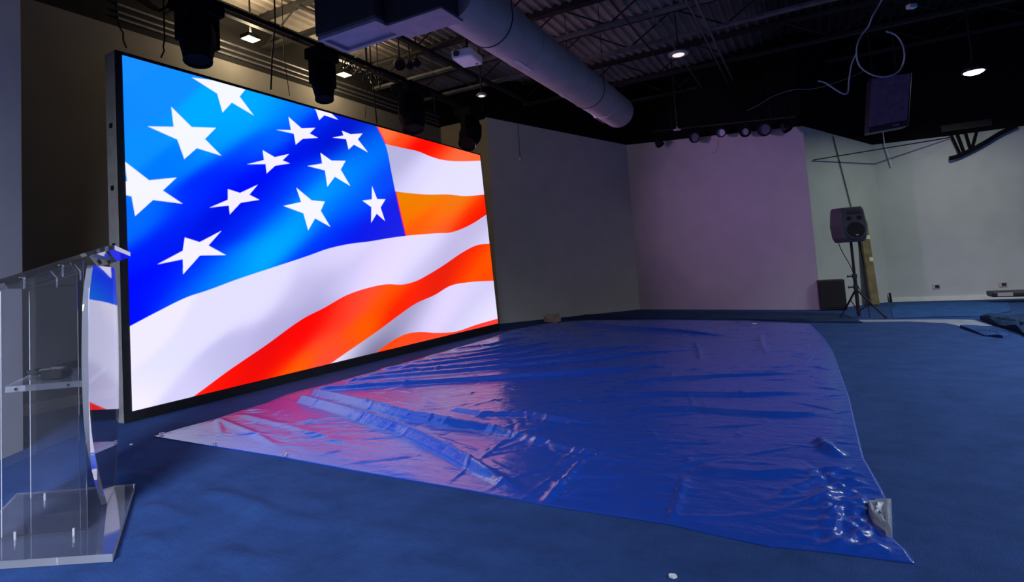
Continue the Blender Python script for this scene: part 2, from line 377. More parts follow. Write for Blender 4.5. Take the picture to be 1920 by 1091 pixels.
# pipes on the wall above the screen
for z, lab in ((4.33, 'topmost of three pale pipes on dark wall above the screen'), (4.24, 'middle of three pale pipes on dark wall above the screen'), (4.17, 'lowest of three pale pipes on dark wall above the screen')):
    rod('surface_pipe', lab, 'pipe', [(XS+0.016, 3.4, z), (XS+0.016, 9.6, z)], 0.017, M['pipe'], 'pipes on the wall above the screen')

# warm fixtures behind the screen
def flat_lamp(px, py, lab):
    p = at_x(px, py, -6.15)
    t = thing('square_lamp', lab, 'lamp', (p[0], p[1], p[2]), 'small square lamps above the screen')
    g = MB(); g.box((p[0], p[1], p[2]+0.025), (0.17, 0.19, 0.05)); g.build('housing', M['darkpipe'], t, bevel=0.006)
    g = MB(); g.box((p[0], p[1], p[2]-0.004), (0.15, 0.17, 0.008)); g.build('diffuser', M['warmglow'], t)
    g = MB(); g.cyl((p[0], p[1], p[2]+0.05), (p[0], p[1], DECK+0.01), 0.012); g.build('stem', M['darkpipe'], t)
    return p
w1 = flat_lamp(470, 73, 'small square warm lamp over the left half of the screen')
w2 = flat_lamp(645, 140, 'small square warm lamp beside the second stage light')

# ------------------------------------------------------------------ round duct, box and elbow
DX, DZ, DR = -2.74, 3.66, 0.27
t = duct_root = thing('round_duct', 'long round metal air duct running under the ceiling', 'duct', (DX, 6.5, DZ))
g = MB(); g.lathe([(DR, 4.25), (DR, 9.45)], Matrix.Translation((DX, 0, DZ)) @ Matrix.Rotation(-math.pi/2, 4, 'X'), 40); g.build('duct_body', M['duct'], t, smooth=True)
for y in (5.75, 7.25, 8.6):
    g = MB(); g.lathe([(DR, y), (DR+0.006, y+0.005), (DR+0.006, y+0.03), (DR, y+0.035)], Matrix.Translation((DX, 0, DZ)) @ Matrix.Rotation(-math.pi/2, 4, 'X'), 40); g.build('seam_band', M['duct'], t, smooth=True)
for (px, py) in ((981, 123), (1063, 183), (1123, 225)):
    # slot register on the lower right flank
    d = ray(px, py); a = d[0]**2+d[2]**2; b2 = 2*(d[0]*(-DX)+d[2]*(EYE-DZ)); c2 = DX**2+(EYE-DZ)**2-DR**2; D = max(b2*b2-4*a*c2, 0)
    p = EYEV+d*((-b2-math.sqrt(D))/(2*a))
    ang = math.atan2(p[0]-DX, p[2]-DZ)
    g = MB(); g.box((p[0], p[1], p[2]), (0.05, 0.42, 0.012), Matrix.Rotation(ang, 3, 'Y')); g.build('slot_register', M['vent'], t, bevel=0.003)
for y in (5.0, 7.9):
    g = MB()
    for s in (-1, 1): g.cyl((DX+s*DR, y, DZ), (DX+s*DR, y, DECK+0.01), 0.006, seg=6)
    g.tube([(DX+DR*1.01*math.sin(q), y, DZ-DR*1.01*math.cos(q)) for q in np.linspace(-math.pi/2, math.pi/2, 16)], 0.008, 6)
    g.build('hanger_strap', M['darkpipe'], t)

t = thing('air_handler', 'dark rectangular air handler box hanging left of the round duct', 'air handler', (-3.7, 4.05, 3.42))
g = MB(); g.box((-3.68, 4.08, 3.99), (0.76, 0.44, 1.08)); g.build('housing', M['unitshade'], t, bevel=0.012)  # dark sides paint in shade; the grille below is paler
g = MB()
for a_, b_ in (((-3.68, 3.905, 3.43), (0.74, 0.045, 0.035)), ((-3.68, 4.255, 3.43), (0.74, 0.045, 0.035)), ((-4.03, 4.08, 3.43), (0.045, 0.305, 0.035)), ((-3.33, 4.08, 3.43), (0.045, 0.305, 0.035))): g.box(a_, b_)
g.build('grille_frame', M['unit'], t)
g = MB(); g.box((-3.68, 4.08, 3.447), (0.66, 0.31, 0.008)); g.build('grille_panel', M['unit'], t)
g = MB()
for s in (-0.33, 0.33): g.cyl((-3.68+s, 4.08, 4.50), (-3.68+s, 4.08, DECK+0.01), 0.012)
g.build('hanger_rod', M['darkpipe'], t)
t = duct_root
g = MB(); g.box((-2.97, 4.16, 3.66), (0.64, 0.36, 0.52)); o = g.build('transition_box', M['unitshade'], t, bevel=0.01)  # dark sides and the pale bottom below paint in the light's direction
g = MB(); g.box((-2.97, 4.16, 3.395), (0.62, 0.34, 0.012)); o = g.build('lit_bottom', M['unit'], t); o['label'] = 'pale bottom of the rectangular transition, light from below painted in'
g = MB(); g.tube([(-3.25, 3.85, 4.12), (-3.12, 3.78, 4.12), (-3.0, 3.65, 4.12), (-2.92, 3.5, 4.12), (-2.9, 3.2, 4.12)], 0.17, 24); g.build('elbow', M['duct'], t, smooth=True)
g = MB(); g.tube([(-2.74, 4.5, 3.95), (-2.3, 4.45, 4.08), (-1.5, 4.4, 4.12), (-0.2, 4.4, 4.14)], 0.17, 24); g.build('branch_duct', M['duct'], t, smooth=True)

# ------------------------------------------------------------------ LED screen
SA, SB = np.array([-5.170, 2.594]), np.array([-4.9245, 8.570])
su = (SB-SA)/np.linalg.norm(SB-SA); sn = np.array([su[1], -su[0]])
PX = [(229, 103), (900, 291), (934, 606), (248, 771)]     # TL TR BR BL of the lit picture in the photograph
Q = [at_plane(px, py, SA, SB) for px, py in PX]
def sc(s, z, dpt=0.0):
    p = SA+su*s+sn*dpt; return (p[0], p[1], z)
SZ = [((q[:2]-SA)@su, q[2]) for q in Q]
t = thing('led_wall', 'huge LED video wall showing a waving star and stripe flag', 'screen', (SA[0], SA[1], 0))
o_tl = (SZ[0][0]-0.05, SZ[0][1]+0.035); o_tr = (SZ[1][0]+0.03, SZ[1][1]+0.02); o_br = (SZ[2][0]+0.012, 0.0); o_bl = (SZ[3][0]-0.055, 0.0)
z_plinth = 0.075
def lerp(a, b, k): return (a[0]+(b[0]-a[0])*k, a[1]+(b[1]-a[1])*k)
bl2 = (o_bl[0], z_plinth); br2 = (o_br[0], z_plinth)
g = MB(); g.prism([sc(*o_tl, -0.006), sc(*o_tr, -0.006), sc(*br2, -0.006), sc(*bl2, -0.006)], V(*(-sn*0.018), 0)); g.build('bezel', M['black'], t)
g = MB(); g.prism([sc(o_tl[0], o_tl[1]+0.0, -0.024), sc(o_tr[0]-0.01, o_tr[1]-0.01, -0.024), sc(br2[0]-0.01, 0.0, -0.024), sc(bl2[0], 0.0, -0.024)], V(*(-sn*0.17), 0))
cab = g.build('cabinet', mat('grey_cabinet_side', (0.30, 0.29, 0.28), 0.6, noise=0.15, scale=10), t)
for z in (1.0, 2.0, 0.55, 2.55, 1.5):
    g = MB(); g.box(sc(o_bl[0]+0.0+(o_tl[0]-o_bl[0])*z/3.2, z, -0.11), (0.045, 0.012, 0.04)); g.build('latch_slot', M['black'], t)
g = MB(); g.prism([sc(o_bl[0], z_plinth, 0.0), sc(o_br[0], z_plinth, 0.0), sc(o_br[0], 0.0, 0.0), sc(o_bl[0], 0.0, 0.0)], V(*(-sn*0.02), 0)); g.build('plinth', M['black'], t)

# the picture on the panel
S2L = lambda c: np.where(c <= 0.04045, c/12.92, ((c+0.055)/1.055)**2.4)
def inpoly(poly, X, Y):
    ins = np.zeros(X.shape, bool); n = len(poly)
    for i in range(n):
        x1, y1 = poly[i]; x2, y2 = poly[(i+1) % n]
        c = (y1 > Y) != (y2 > Y)
        if y1 != y2: ins ^= c & (X < (x2-x1)*(Y-y1)/(y2-y1)+x1)
    return ins
stars = [
 [(359.5,145.1),(400.8,150.6),(405,120),(480,143),(449.4,180.9),(476,216.6),(434.7,192.2),(417.3,211.1),(407.2,175.4)],
 [(276.7,236.8),(325.6,237.7),(321,200.1),(359.5,238.1),(405,239.5),(384.3,260.6),(415.3,292),(368.9,277.7),(345.6,298.4),(332.4,261.5)],
 [(233.8,302.6),(279.6,337.9),(331.5,332.7),(305.3,357.1),(342.5,381.9),(286.9,374.9),(253.4,405.3),(246.6,368.1),(220,362),(200,345),(238.3,339.7)],
 [(483.5,346.1),(467.6,365),(486.3,374.5),(451.4,380),(430.9,402),(429,385.2),(392.7,389.2),(427.2,374.5),(427.2,354.4),(450.1,361.7)],
 [(462.8,308),(494.9,300.1),(492.5,281.4),(515.1,294.6),(542.1,288.6),(529.8,300.7),(543.9,306.2),(516,310.6),(499.9,325.2),(498,307.5)],
 [(517.5,243.3),(545.4,243.8),(540.8,218.9),(565.5,240.5),(591.2,239.6),(580.6,250.1),(596.3,258.3),(567.4,260.3),(554.5,271.3),(550.9,250.6)],
 [(578,190),(592,206.5),(598.5,225.3),(608.1,216.1),(634.3,224.6),(618.7,210.3),(608,190)],
 [(623.3,257.9),(644,253.9),(641.1,245.1),(657.2,251.5),(679.8,250.2),(671,261.1),(690.2,285.8),(663.6,271.1),(653.6,280.5),(649,261)],
 [(576.2,311.1),(604,306.5),(600.7,286.4),(621.5,301),(648.1,301.4),(638.9,317.9),(656.9,348.7),(627.9,331.3),(613.8,350.2),(609.2,319.4)],
 [(531.2,386),(564.6,378.7),(555.4,351.5),(584.4,375.6),(609.1,377.8),(601.4,395.2),(619.6,425.4),(590.8,409.3),(577.9,431.9),(568.8,399.8)],
 [(697.5,348.4),(707.2,373.2),(722.8,373.5),(713.6,388.8),(721.9,414.4),(706.3,400.7),(695.9,417.7),(696.2,388.2),(679.3,375.9),(697.1,373.7)],
 [(415.2,432.5),(391,460.3),(424,478.3),(374.8,479),(343.3,514.4),(342.7,486),(294.7,495.6),(342.7,469.9),(346.4,445.1),(374.4,453.9)]]
k_un = [(200,634),(243.3,611.7),(291.2,586.4),(357.6,554.5),(382.7,546.5),(445,523.6),(505.6,503.4),(580,478.7),(613.7,466.7),(652.2,457.9),(694.4,452.4),(729.2,446.5),(759.8,442.3),(790,439.5),(819.8,437.3),(844,436),(866,429),(888,418),(910,403.7),(960,375)]
k_right = [(190,690),(235.8,705.4),(269.5,721.9),(323.4,734),(358.6,741),(407,751.6),(442,760),(460,764)]      # y -> x
k_s1 = [(700,262),(721.9,269.5),(756,277.6),(786.8,284.9),(804.4,292.2),(822,298),(848.4,302),(870,302.3),(897.9,301.4),(960,300)]
k_w2 = [(700,350),(741,358.6),(778,363),(800,364.5),(844,364.7),(868.2,367.4),(885,367),(906.7,364.7),(960,360)]
k_s3 = [(200,830),(360.3,744.6),(429.4,694.1),(495.9,648.9),(575.7,593),(606.2,577.8),(649.8,553.4),(688.3,540.1),(724.2,532.9),(757.6,532.9),(780.7,526.5),(806.3,512.9),(832,497),(868,472.6),(893.6,459.8),(916.7,456.7),(960,454)]
k_w4 = [(400,830),(621.6,680.5),(647.3,662.5),(683.2,638),(714,616.3),(750,589.4),(778,570),(816.6,552.2),(842.3,536.8),(880.8,529),(923,526.5),(960,525)]
k_s5 = [(500,860),(706.3,660),(734.5,639.4),(760,626.6),(785.8,622.2),(816.6,624),(855,621.4),(893.6,608.6),(932,597.6),(960,590)]
blue = [(240,115,20,135,255),(300,170,15,135,255),(400,200,0,160,245),(440,240,0,165,250),(480,215,0,160,250),(530,200,0,140,250),(560,195,0,100,245),(600,235,0,45,235),(260,200,15,130,255),(250,280,10,135,250),(330,310,0,115,250),(420,260,0,140,250),(455,285,0,60,250),(480,330,0,10,240),(560,285,0,20,225),(650,235,5,20,190),(615,260,0,10,200),(695,250,0,90,230),(705,275,0,100,235),(690,310,0,110,240),(660,330,0,135,245),(600,360,0,150,245),(720,320,10,60,235),(735,400,25,30,220),(740,430,30,35,215),(660,400,0,70,245),(640,385,0,110,245),(660,440,5,20,225),(560,440,0,150,245),(520,460,0,165,245),(460,490,0,160,240),(505,425,0,130,250),(480,410,0,40,240),(440,430,0,25,225),(400,410,0,15,215),(340,410,0,40,240),(270,420,0,100,250),(240,430,5,100,250),(260,480,0,25,240),(320,440,0,25,228),(300,540,0,20,240),(340,555,0,75,245),(400,530,0,130,240),(420,500,0,100,245),(255,590,0,10,240),(243,540,0,10,245),(370,510,0,50,245),(590,470,0,55,245),(540,345,0,45,240),(510,350,0,10,225),(572,335,0,95,245),(690,230,10,30,200),(430,330,0,20,235),(500,270,0,100,250),(380,350,0,40,245),(700,440,15,25,220),(620,440,0,40,235)]
white = [(260,640,228,222,250),(300,700,215,215,252),(255,750,235,228,255),(400,600,215,212,250),(500,565,215,212,248),(560,550,190,185,225),(600,530,170,165,210),(620,485,205,200,240),(520,610,172,167,212),(440,660,180,175,220),(400,690,190,187,228),(350,735,205,200,240),(640,480,215,208,245),(700,500,218,205,250),(740,500,220,210,250),(800,470,215,210,248),(805,500,195,188,228),(840,478,172,165,208),(880,442,172,163,205),(865,450,195,190,228),(908,440,215,212,245),(903,420,180,174,215),(745,300,172,170,210),(760,335,205,200,240),(738,330,172,170,210),(850,330,218,214,250),(900,340,218,214,250),(800,320,215,210,248),(650,520,195,190,232),(580,590,165,160,205),(900,545,200,195,235),(850,560,215,205,250),(820,590,222,207,250),(760,612,170,165,205),(725,632,110,105,140),(700,652,95,90,120),(690,662,70,66,95),(660,668,215,212,245),(638,680,235,230,250),(742,605,140,135,175),(720,615,200,196,235),(870,590,200,195,230),(910,580,215,210,245),(928,590,222,217,250),(690,640,190,186,226),(780,605,195,190,232)]
red = [(720,252,255,112,62),(755,264,255,70,25),(785,272,250,10,5),(805,284,245,5,0),(822,288,255,60,20),(850,292,255,100,60),(895,298,255,100,50),(755,372,222,125,0),(800,375,225,125,5),(860,375,222,125,22),(780,425,255,85,10),(830,425,255,85,42),(890,390,255,60,0),(905,380,250,12,0),(900,400,225,15,0),(880,376,230,110,10),(765,400,235,110,0),(830,400,240,105,10),(910,490,255,80,0),(915,515,255,70,5),(870,500,255,60,0),(852,505,220,25,10),(820,530,212,25,15),(800,542,225,30,15),(775,560,245,45,10),(750,575,255,20,0),(735,560,255,60,5),(718,555,255,85,0),(690,560,255,72,55),(650,580,255,65,45),(625,600,252,35,15),(590,612,240,5,5),(560,640,245,8,5),(600,640,255,70,42),(650,640,255,75,8),(690,610,255,92,0),(620,668,255,70,62),(560,690,255,92,0),(520,690,235,25,5),(500,670,225,10,10),(480,700,235,5,5),(420,720,245,10,5),(385,742,250,30,12),(460,712,225,20,10),(545,700,255,85,0),(600,688,255,70,50),(720,650,255,62,10),(760,640,255,80,20),(800,640,255,70,40),(860,625,255,60,40),(910,608,255,62,55),(780,630,255,60,40)]
def field(ctrl, X, Y, sig, sa=40.0, ang=-35.0):
    ca_, sa_ = math.cos(math.radians(ang)), math.sin(math.radians(ang))
    acc = np.zeros(X.shape+(3,)); wt = np.zeros(X.shape)
    for x, y, r, gg, b in ctrl:
        al = (X-x)*ca_+(Y-y)*sa_; ac = -(X-x)*sa_+(Y-y)*ca_
        w = np.exp(-0.5*((al/sa)**2+(ac/sig)**2)) + 1e-5*np.exp(-0.5*((al/(3*sa))**2+(ac/(3*sig))**2))+1e-12
        acc += w[..., None]*np.array([r, gg, b]); wt += w
    return acc/wt[..., None]
def curve(k, X):
    a = np.array(k); xs, ys = a[:, 0], a[:, 1]
    # smooth (Catmull-Rom style) interpolation by resampling
    m = np.gradient(ys, xs); i = np.clip(np.searchsorted(xs, X)-1, 0, len(xs)-2)
    h = xs[i+1]-xs[i]; tt = np.clip((X-xs[i])/h, 0, 1)
    return (2*tt**3-3*tt**2+1)*ys[i]+(tt**3-2*tt**2+tt)*h*m[i]+(-2*tt**3+3*tt**2)*ys[i+1]+(tt**3-tt**2)*h*m[i+1]
NU, NV = 1150, 560
# homography from unit square to picture positions
def homog(dst):
    A, bvec = [], []
    for (u, v), (x, y) in zip([(0, 0), (1, 0), (1, 1), (0, 1)], dst):
        A.append([u, v, 1, 0, 0, 0, -u*x, -v*x]); bvec.append(x); A.append([0, 0, 0, u, v, 1, -u*y, -v*y]); bvec.append(y)
    h = np.linalg.solve(np.array(A, float), np.array(bvec, float)); return np.append(h, 1).reshape(3, 3)
Hm = homog(PX)
uu, vv = np.meshgrid(np.linspace(0, 1, NU+1), np.linspace(0, 1, NV+1))
def picture(uu, vv):
    w = Hm[2, 0]*uu+Hm[2, 1]*vv+1; X = (Hm[0, 0]*uu+Hm[0, 1]*vv+Hm[0, 2])/w; Y = (Hm[1, 0]*uu+Hm[1, 1]*vv+Hm[1, 2])/w
    return X, Y
X0, Y0 = picture(uu, vv)
cb, cw, cr = field(blue, X0, Y0, 17, 42, -33), field(white, X0, Y0, 15, 38, -42), field(red, X0, Y0, 12, 34, -42)
# the soft red/blue edge of the union, then supersampled region masks
acc = np.zeros(X0.shape+(3,)); offs = [(a/3.0, b/3.0) for a in (-1, 0, 1) for b in (-1, 0, 1)]
for du, dv in offs:
    X, Y = picture(uu+du/NU, vv+dv/NV)
    union = (Y < curve(k_un, X)) & (X < curve(k_right, Y))
    star = np.zeros(X.shape, bool)
    for st in stars: star |= inpoly(st, X, Y)
    isred = np.where(Y < curve(k_s1, X), True, np.where(Y < curve(k_w2, X), False, np.where(Y < curve(k_un, X), True, np.where(Y < curve(k_s3, X), False, np.where(Y < curve(k_w4, X), True, np.where(Y < curve(k_s5, X), False, True))))))
    c = np.where(isred[..., None], cr, cw)
    edge = (np.abs(X-curve(k_right, Y)) < 2.0) & isred & (Y < 445)
    c = np.where(edge[..., None], np.array([235., 20., 120.]), c)
    starcol = np.clip(cb*0.05+np.array([232., 226., 246.]), 0, 255)
    c = np.where(union[..., None], np.where(star[..., None], starcol, cb), c)
    acc += S2L(c/255.0)
acc /= len(offs)
# LED picture grid on the panel plane
q3 = np.array(Q)
Hs = homog(SZ)
w = Hs[2, 0]*uu+Hs[2, 1]*vv+1; Ss = (Hs[0, 0]*uu+Hs[0, 1]*vv+Hs[0, 2])/w; Zs = (Hs[1, 0]*uu+Hs[1, 1]*vv+Hs[1, 2])/w
co = np.stack([su[0]*Ss, su[1]*Ss, Zs], -1).reshape(-1, 3)
idx = np.arange((NU+1)*(NV+1)).reshape(NV+1, NU+1)
quads = np.stack([idx[1:, :-1], idx[1:, 1:], idx[:-1, 1:], idx[:-1, :-1]], -1).reshape(-1)
me = bpy.data.meshes.new('display'); nq = NU*NV
me.vertices.add(len(co)); me.vertices.foreach_set('co', co.reshape(-1))
me.loops.add(nq*4); me.loops.foreach_set('vertex_index', quads.astype(np.int32))
me.polygons.add(nq); me.polygons.foreach_set('loop_start', np.arange(0, nq*4, 4, dtype=np.int32)); me.polygons.foreach_set('loop_total', np.full(nq, 4, np.int32))
me.update(); me.validate()
ca = me.color_attributes.new('picture', 'FLOAT_COLOR', 'POINT')
ca.data.foreach_set('color', np.concatenate([acc.reshape(-1, 3), np.ones((len(co), 1))], 1).astype(np.float32).reshape(-1))
m = bpy.data.materials.new('led_picture'); m.use_nodes = True; nt = m.node_tree; nt.nodes.clear()
o_ = nt.nodes.new('ShaderNodeOutputMaterial'); e_ = nt.nodes.new('ShaderNodeEmission'); a_ = nt.nodes.new('ShaderNodeAttribute'); a_.attribute_name = 'picture'
nt.links.new(a_.outputs['Color'], e_.inputs['Color']); e_.inputs['Strength'].default_value = 1.15; nt.links.new(e_.outputs[0], o_.inputs['Surface'])
me.materials.append(m)
o = bpy.data.objects.new('display', me); COL.objects.link(o); o.parent = t; o['label'] = 'lit picture of stars and stripes'

# ------------------------------------------------------------------ blue tarpaulin
def flo(px, py): return at_z(px, py, 0.0)[:2]
E_bot = [(287,819),(340,828),(400,838),(520,857),(660,883),(850,916),(1020,948),(1140,966),(1260,985),(1350,1006),(1440,1025),(1550,1036),(1716,1058)]
E_right = [(1716,1058),(1700,1034),(1674,1011),(1673,985),(1672,955),(1650,912),(1620,860),(1605,800),(1592,745),(1576,700),(1562,660),(1545,633),(1520,607)]
E_top = [(960,619),(1030,606),(1100,601),(1250,600),(1400,602),(1520,607)]
E_left = [(287,819),(340,803),(405,786),(440,774),(500,756),(535,741),(562,733),(640,714),(760,680),(860,651),(920,634),(960,619)]
def resample(px, n):
    p = np.array([flo(*q) for q in px]); d = np.r_[0, np.cumsum(np.linalg.norm(np.diff(p, axis=0), axis=1))]
    tt = np.linspace(0, d[-1], n); return np.stack([np.interp(tt, d, p[:, 0]), np.interp(tt, d, p[:, 1])], -1)
TU, TV = 420, 540
B, T_ = resample(E_bot, TU+1), resample(E_top, TU+1); Lf, Rt = resample(E_left, TV+1), resample(E_right, TV+1)
s = np.linspace(0, 1, TU+1)[None, :, None]; v = np.linspace(0, 1, TV+1)[:, None, None]
G = (1-v)*B[None]+v*T_[None]+(1-s)*Lf[:, None]+s*Rt[:, None]-((1-s)*(1-v)*B[0]+s*(1-v)*B[-1]+(1-s)*v*T_[0]+s*v*T_[-1])
Xg, Yg = G[..., 0], G[..., 1]
def seg_dist(X, Y, pts):
    """distance to a polyline and the position along it (0..1)"""
    p = np.array(pts); L = np.r_[0, np.cumsum(np.linalg.norm(np.diff(p, axis=0), axis=1))]
    bd = np.full(X.shape, 1e9); bt = np.zeros(X.shape); sg = np.ones(X.shape)
    for i in range(len(p)-1):
        d = p[i+1]-p[i]; l2 = d@d; tt = np.clip(((X-p[i, 0])*d[0]+(Y-p[i, 1])*d[1])/l2, 0, 1)
        dd = np.hypot(X-p[i, 0]-tt*d[0], Y-p[i, 1]-tt*d[1]); m_ = dd < bd
        cr_ = d[0]*(Y-p[i, 1])-d[1]*(X-p[i, 0]); cc_ = -d[0]*p[i, 1]+d[1]*p[i, 0]
        sg = np.where(m_, np.where(cr_*cc_ > 0, -1.0, 1.0), sg); bd = np.where(m_, dd, bd); bt = np.where(m_, (L[i]+tt*math.sqrt(l2))/L[-1], bt)
    return bd, bt, sg
ridges = [  # pixels along the fold, width, height, taper at both ends
 ([(584,739),(655,755),(703,767),(774,786),(846,799),(917,809),(1002,829),(1085,848),(1180,866),(1290,884)], 0.036, 0.060, 0.02, 0.5),
 ([(562,752),(608,764),(655,778),(703,793),(751,809),(800,832),(843,853),(892,881),(947,910),(985,932),(1005,940)], 0.036, 0.058, 0.02, 0.2),
 ([(575,735),(700,726),(810,720),(947,710),(1057,703),(1180,694),(1330,676)], 0.032, 0.042, 0.05, 0.4),
 ([(829,766),(906,780),(947,779),(1002,782),(1057,790),(1150,803)], 0.035, 0.03, 0.2, 0.3),
 ([(600,724),(720,710),(850,700),(1000,685),(1200,665),(1400,650)], 0.05, 0.04, 0.1, 0.4),
 ([(640,714),(760,700),(900,686),(1100,660),(1300,640)], 0.05, 0.04, 0.1, 0.4),
 ([(690,698),(800,688),(950,668),(1100,645)], 0.045, 0.04, 0.1, 0.4),
 ([(740,686),(850,674),(1000,650),(1090,630)], 0.045, 0.035, 0.1, 0.4),
 ([(790,672),(900,660),(1000,640)], 0.045, 0.03, 0.1, 0.4),
 ([(840,658),(920,648),(1000,628)], 0.04, 0.03, 0.1, 0.4),
 ([(1062,606),(1170,617),(1250,622),(1340,630),(1420,636)], 0.05, 0.05, 0.15, 0.3),
 ([(1032,606),(1055,622),(1085,643)], 0.04, 0.03, 0.2, 0.3),
 ([(835,912),(870,885),(900,862),(930,840),(962,818)], 0.014, 0.006, 0.1, 0.1),
 ([(1018,946),(1045,920),(1060,905),(1100,858)], 0.018, 0.020, 0.05, 0.2),
 ([(1258,986),(1268,950),(1278,920),(1285,890)], 0.022, 0.014, 0.05, 0.3),
 ([(1545,905),(1553,950),(1562,1000),(1575,1036)], 0.03, 0.010, 0.15, 0.1),
 ([(1535,826),(1550,845),(1590,862)], 0.035, 0.035, 0.2, 0.4),
 ([(405,788),(412,805),(415,825)], 0.025, 0.014, 0.1, 0.3),
 ([(405,786),(470,812),(530,845)], 0.03, 0.012, 0.1, 0.3),
 ([(440,776),(540,800),(640,830),(700,850)], 0.04, 0.010, 0.1, 0.4),
 ([(520,800),(600,795),(660,786)], 0.012, -0.006, 0.1, 0.1),
 ([(1300,640),(1310,655),(1315,680)], 0.03, 0.015, 0.2, 0.2),
 ([(1425,625),(1428,650),(1440,668)], 0.03, 0.018, 0.2, 0.2),
 ([(1150,720),(1250,712),(1400,705),(1540,700)], 0.05, 0.022, 0.2, 0.3),
 ([(1100,745),(1250,740),(1400,742),(1560,735)], 0.06, 0.024, 0.2, 0.3),
 ([(1150,770),(1300,768),(1450,780),(1590,775)], 0.06, 0.022, 0.2, 0.3),
 ([(1300,880),(1420,890),(1530,880)], 0.06, 0.015, 0.2, 0.3)]
Zt = np.zeros(Xg.shape)
for px, wd, h, t0, t1 in ridges:
    d, tt, sg = seg_dist(Xg, Yg, [flo(*q) for q in px])
    tap = np.clip(tt/t0, 0, 1)*np.clip((1-tt)/t1, 0, 1); tap = tap*tap*(3-2*tap)
    if wd >= 0.095:   # a slumped fold: broad slope behind, steep face in front
        fr = np.clip(1-d/wd, 0, 1); fr = fr*0.75+0.25*fr*fr*(3-2*fr)
        Zt += h*tap*np.where(sg > 0, 1/(1+(d/0.35)**2), fr)
    else: Zt += h*tap*np.exp(-(d/wd)**2)
# many short creases from folding and handling
rc_ = np.random.default_rng(11)
flatX, flatY, flatZ = Xg.ravel(), Yg.ravel(), np.zeros(Xg.size)
spots = [(1560,915,45),(1590,960,45),(1640,930,35),(1580,1010,35),(1000,740,80),(1040,800,60),(1080,880,60)]
for k in range(860):
    j_ = rc_.integers(0, Xg.size); cx_, cy_ = flatX[j_], flatY[j_]
    if k >= 700:
        q_ = spots[k % len(spots)]; cx_, cy_ = flo(q_[0]+rc_.uniform(-1, 1)*q_[2], q_[1]+rc_.uniform(-1, 1)*q_[2]*0.8)
    L_ = rc_.uniform(0.06, 0.30); an_ = rc_.normal(0.55, 0.55) if rc_.random() < 0.7 else rc_.uniform(0, math.pi)
    hh_ = rc_.uniform(0.003, 0.009)*(1 if rc_.random() < 0.7 else -0.8); wd_ = rc_.uniform(0.011, 0.018)
    sel = np.nonzero((np.abs(flatX-cx_) < L_+0.06) & (np.abs(flatY-cy_) < L_+0.06))[0]
    dx_, dy_ = flatX[sel]-cx_, flatY[sel]-cy_; al_ = dx_*math.cos(an_)+dy_*math.sin(an_); ac_ = -dx_*math.sin(an_)+dy_*math.cos(an_)+0.12*al_*al_/max(L_, .1)*rc_.normal()
    flatZ[sel] += hh_*np.exp(-(ac_/wd_)**2)*np.clip(1-np.abs(al_)/L_, 0, 1)
Zt += flatZ.reshape(Xg.shape)
def vnoise(X, Y, sc_, seed):
    r = np.random.default_rng(seed); T = r.random((64, 64)); x, y = X*sc_+100, Y*sc_+100
    xi, yi = np.floor(x).astype(int), np.floor(y).astype(int); fx, fy = x-xi, y-yi; fx, fy = fx*fx*(3-2*fx), fy*fy*(3-2*fy)
    g_ = lambda a, b: T[a % 64, b % 64]
    return (g_(xi, yi)*(1-fx)+g_(xi+1, yi)*fx)*(1-fy)+(g_(xi, yi+1)*(1-fx)+g_(xi+1, yi+1)*fx)*fy
Zt += 0.004*vnoise(Xg+0.4*Yg, Yg*1.0, 2.3, 1)+0.0014*vnoise(Xg, Yg-0.3*Xg, 5.5, 2)+0.0009*np.abs(vnoise(Xg+0.5*Yg, Yg, 13.0, 3)-0.5)*2
# lies flat along the hems, lifts a little at the near edge
ed = np.minimum(np.minimum(s[..., 0], 1-s[..., 0])*4.7, np.minimum(v[..., 0], 1-v[..., 0])*6.5)
Zt = 0.004+Zt*np.clip(ed/0.10, 0.15, 1)
tl = G[TV//2, TU//2]
co = np.stack([Xg, Yg, Zt], -1).reshape(-1, 3)
top_n = len(co)
idx = np.arange(top_n).reshape(TV+1, TU+1)
quads = np.stack([idx[:-1, :-1], idx[:-1, 1:], idx[1:, 1:], idx[1:, :-1]], -1).reshape(-1, 4)
ring = np.concatenate([idx[0, :], idx[1:, -1], idx[-1, :-1][::-1], idx[1:-1, 0][::-1]])
low = co[ring].copy(); low[:, 2] = 0.001
li = np.arange(len(ring))+top_n; nx = np.roll(np.arange(len(ring)), -1)
skirt = np.stack([ring, li, li[nx], ring[nx]], -1)
me = bpy.data.meshes.new('tarpaulin')
me.from_pydata([tuple(c) for c in np.concatenate([co, low])], [], [tuple(int(k) for k in q) for q in np.concatenate([quads, skirt])])
me.polygons.foreach_set('use_smooth', np.arange(len(me.polygons)) < len(quads)); me.materials.append(M['tarp']); me.update()
tarp = bpy.data.objects.new('tarpaulin', me); COL.objects.link(tarp)
tag(tarp, 'large creased blue tarpaulin spread on the carpet before the LED wall', 'tarpaulin')
# folded corner showing the grey underside
fc_px = [(1628,952),(1645,946),(1672,944),(1674,1010),(1662,1008),(1640,990),(1630,972)]
base = [flo(*q) for q in fc_px]; cen = np.mean(base, axis=0)
g = MB(); N_ = 7; rings = []
for k in range(N_+1):
    f = k/N_; row = []
    for i, p in enumerate(base):
        q = cen+(p-cen)*(1-f); row.append(g.bm.verts.new((q[0], q[1], 0.022+0.016*math.sin(f*3)+0.008*math.sin(i*2.1+k*1.3)*(1 if 0 < k else 0.2)))) if k < N_ else None
    if k < N_: rings.append(row)
c_ = g.bm.verts.new((cen[0], cen[1], 0.035))
for A, Bq in zip(rings, rings[1:]):
    for i in range(len(A)): g.bm.faces.new((A[i], A[(i+1) % len(A)], Bq[(i+1) % len(A)], Bq[i]))
for i in range(len(base)): g.bm.faces.new((rings[-1][i], rings[-1][(i+1) % len(base)], c_))
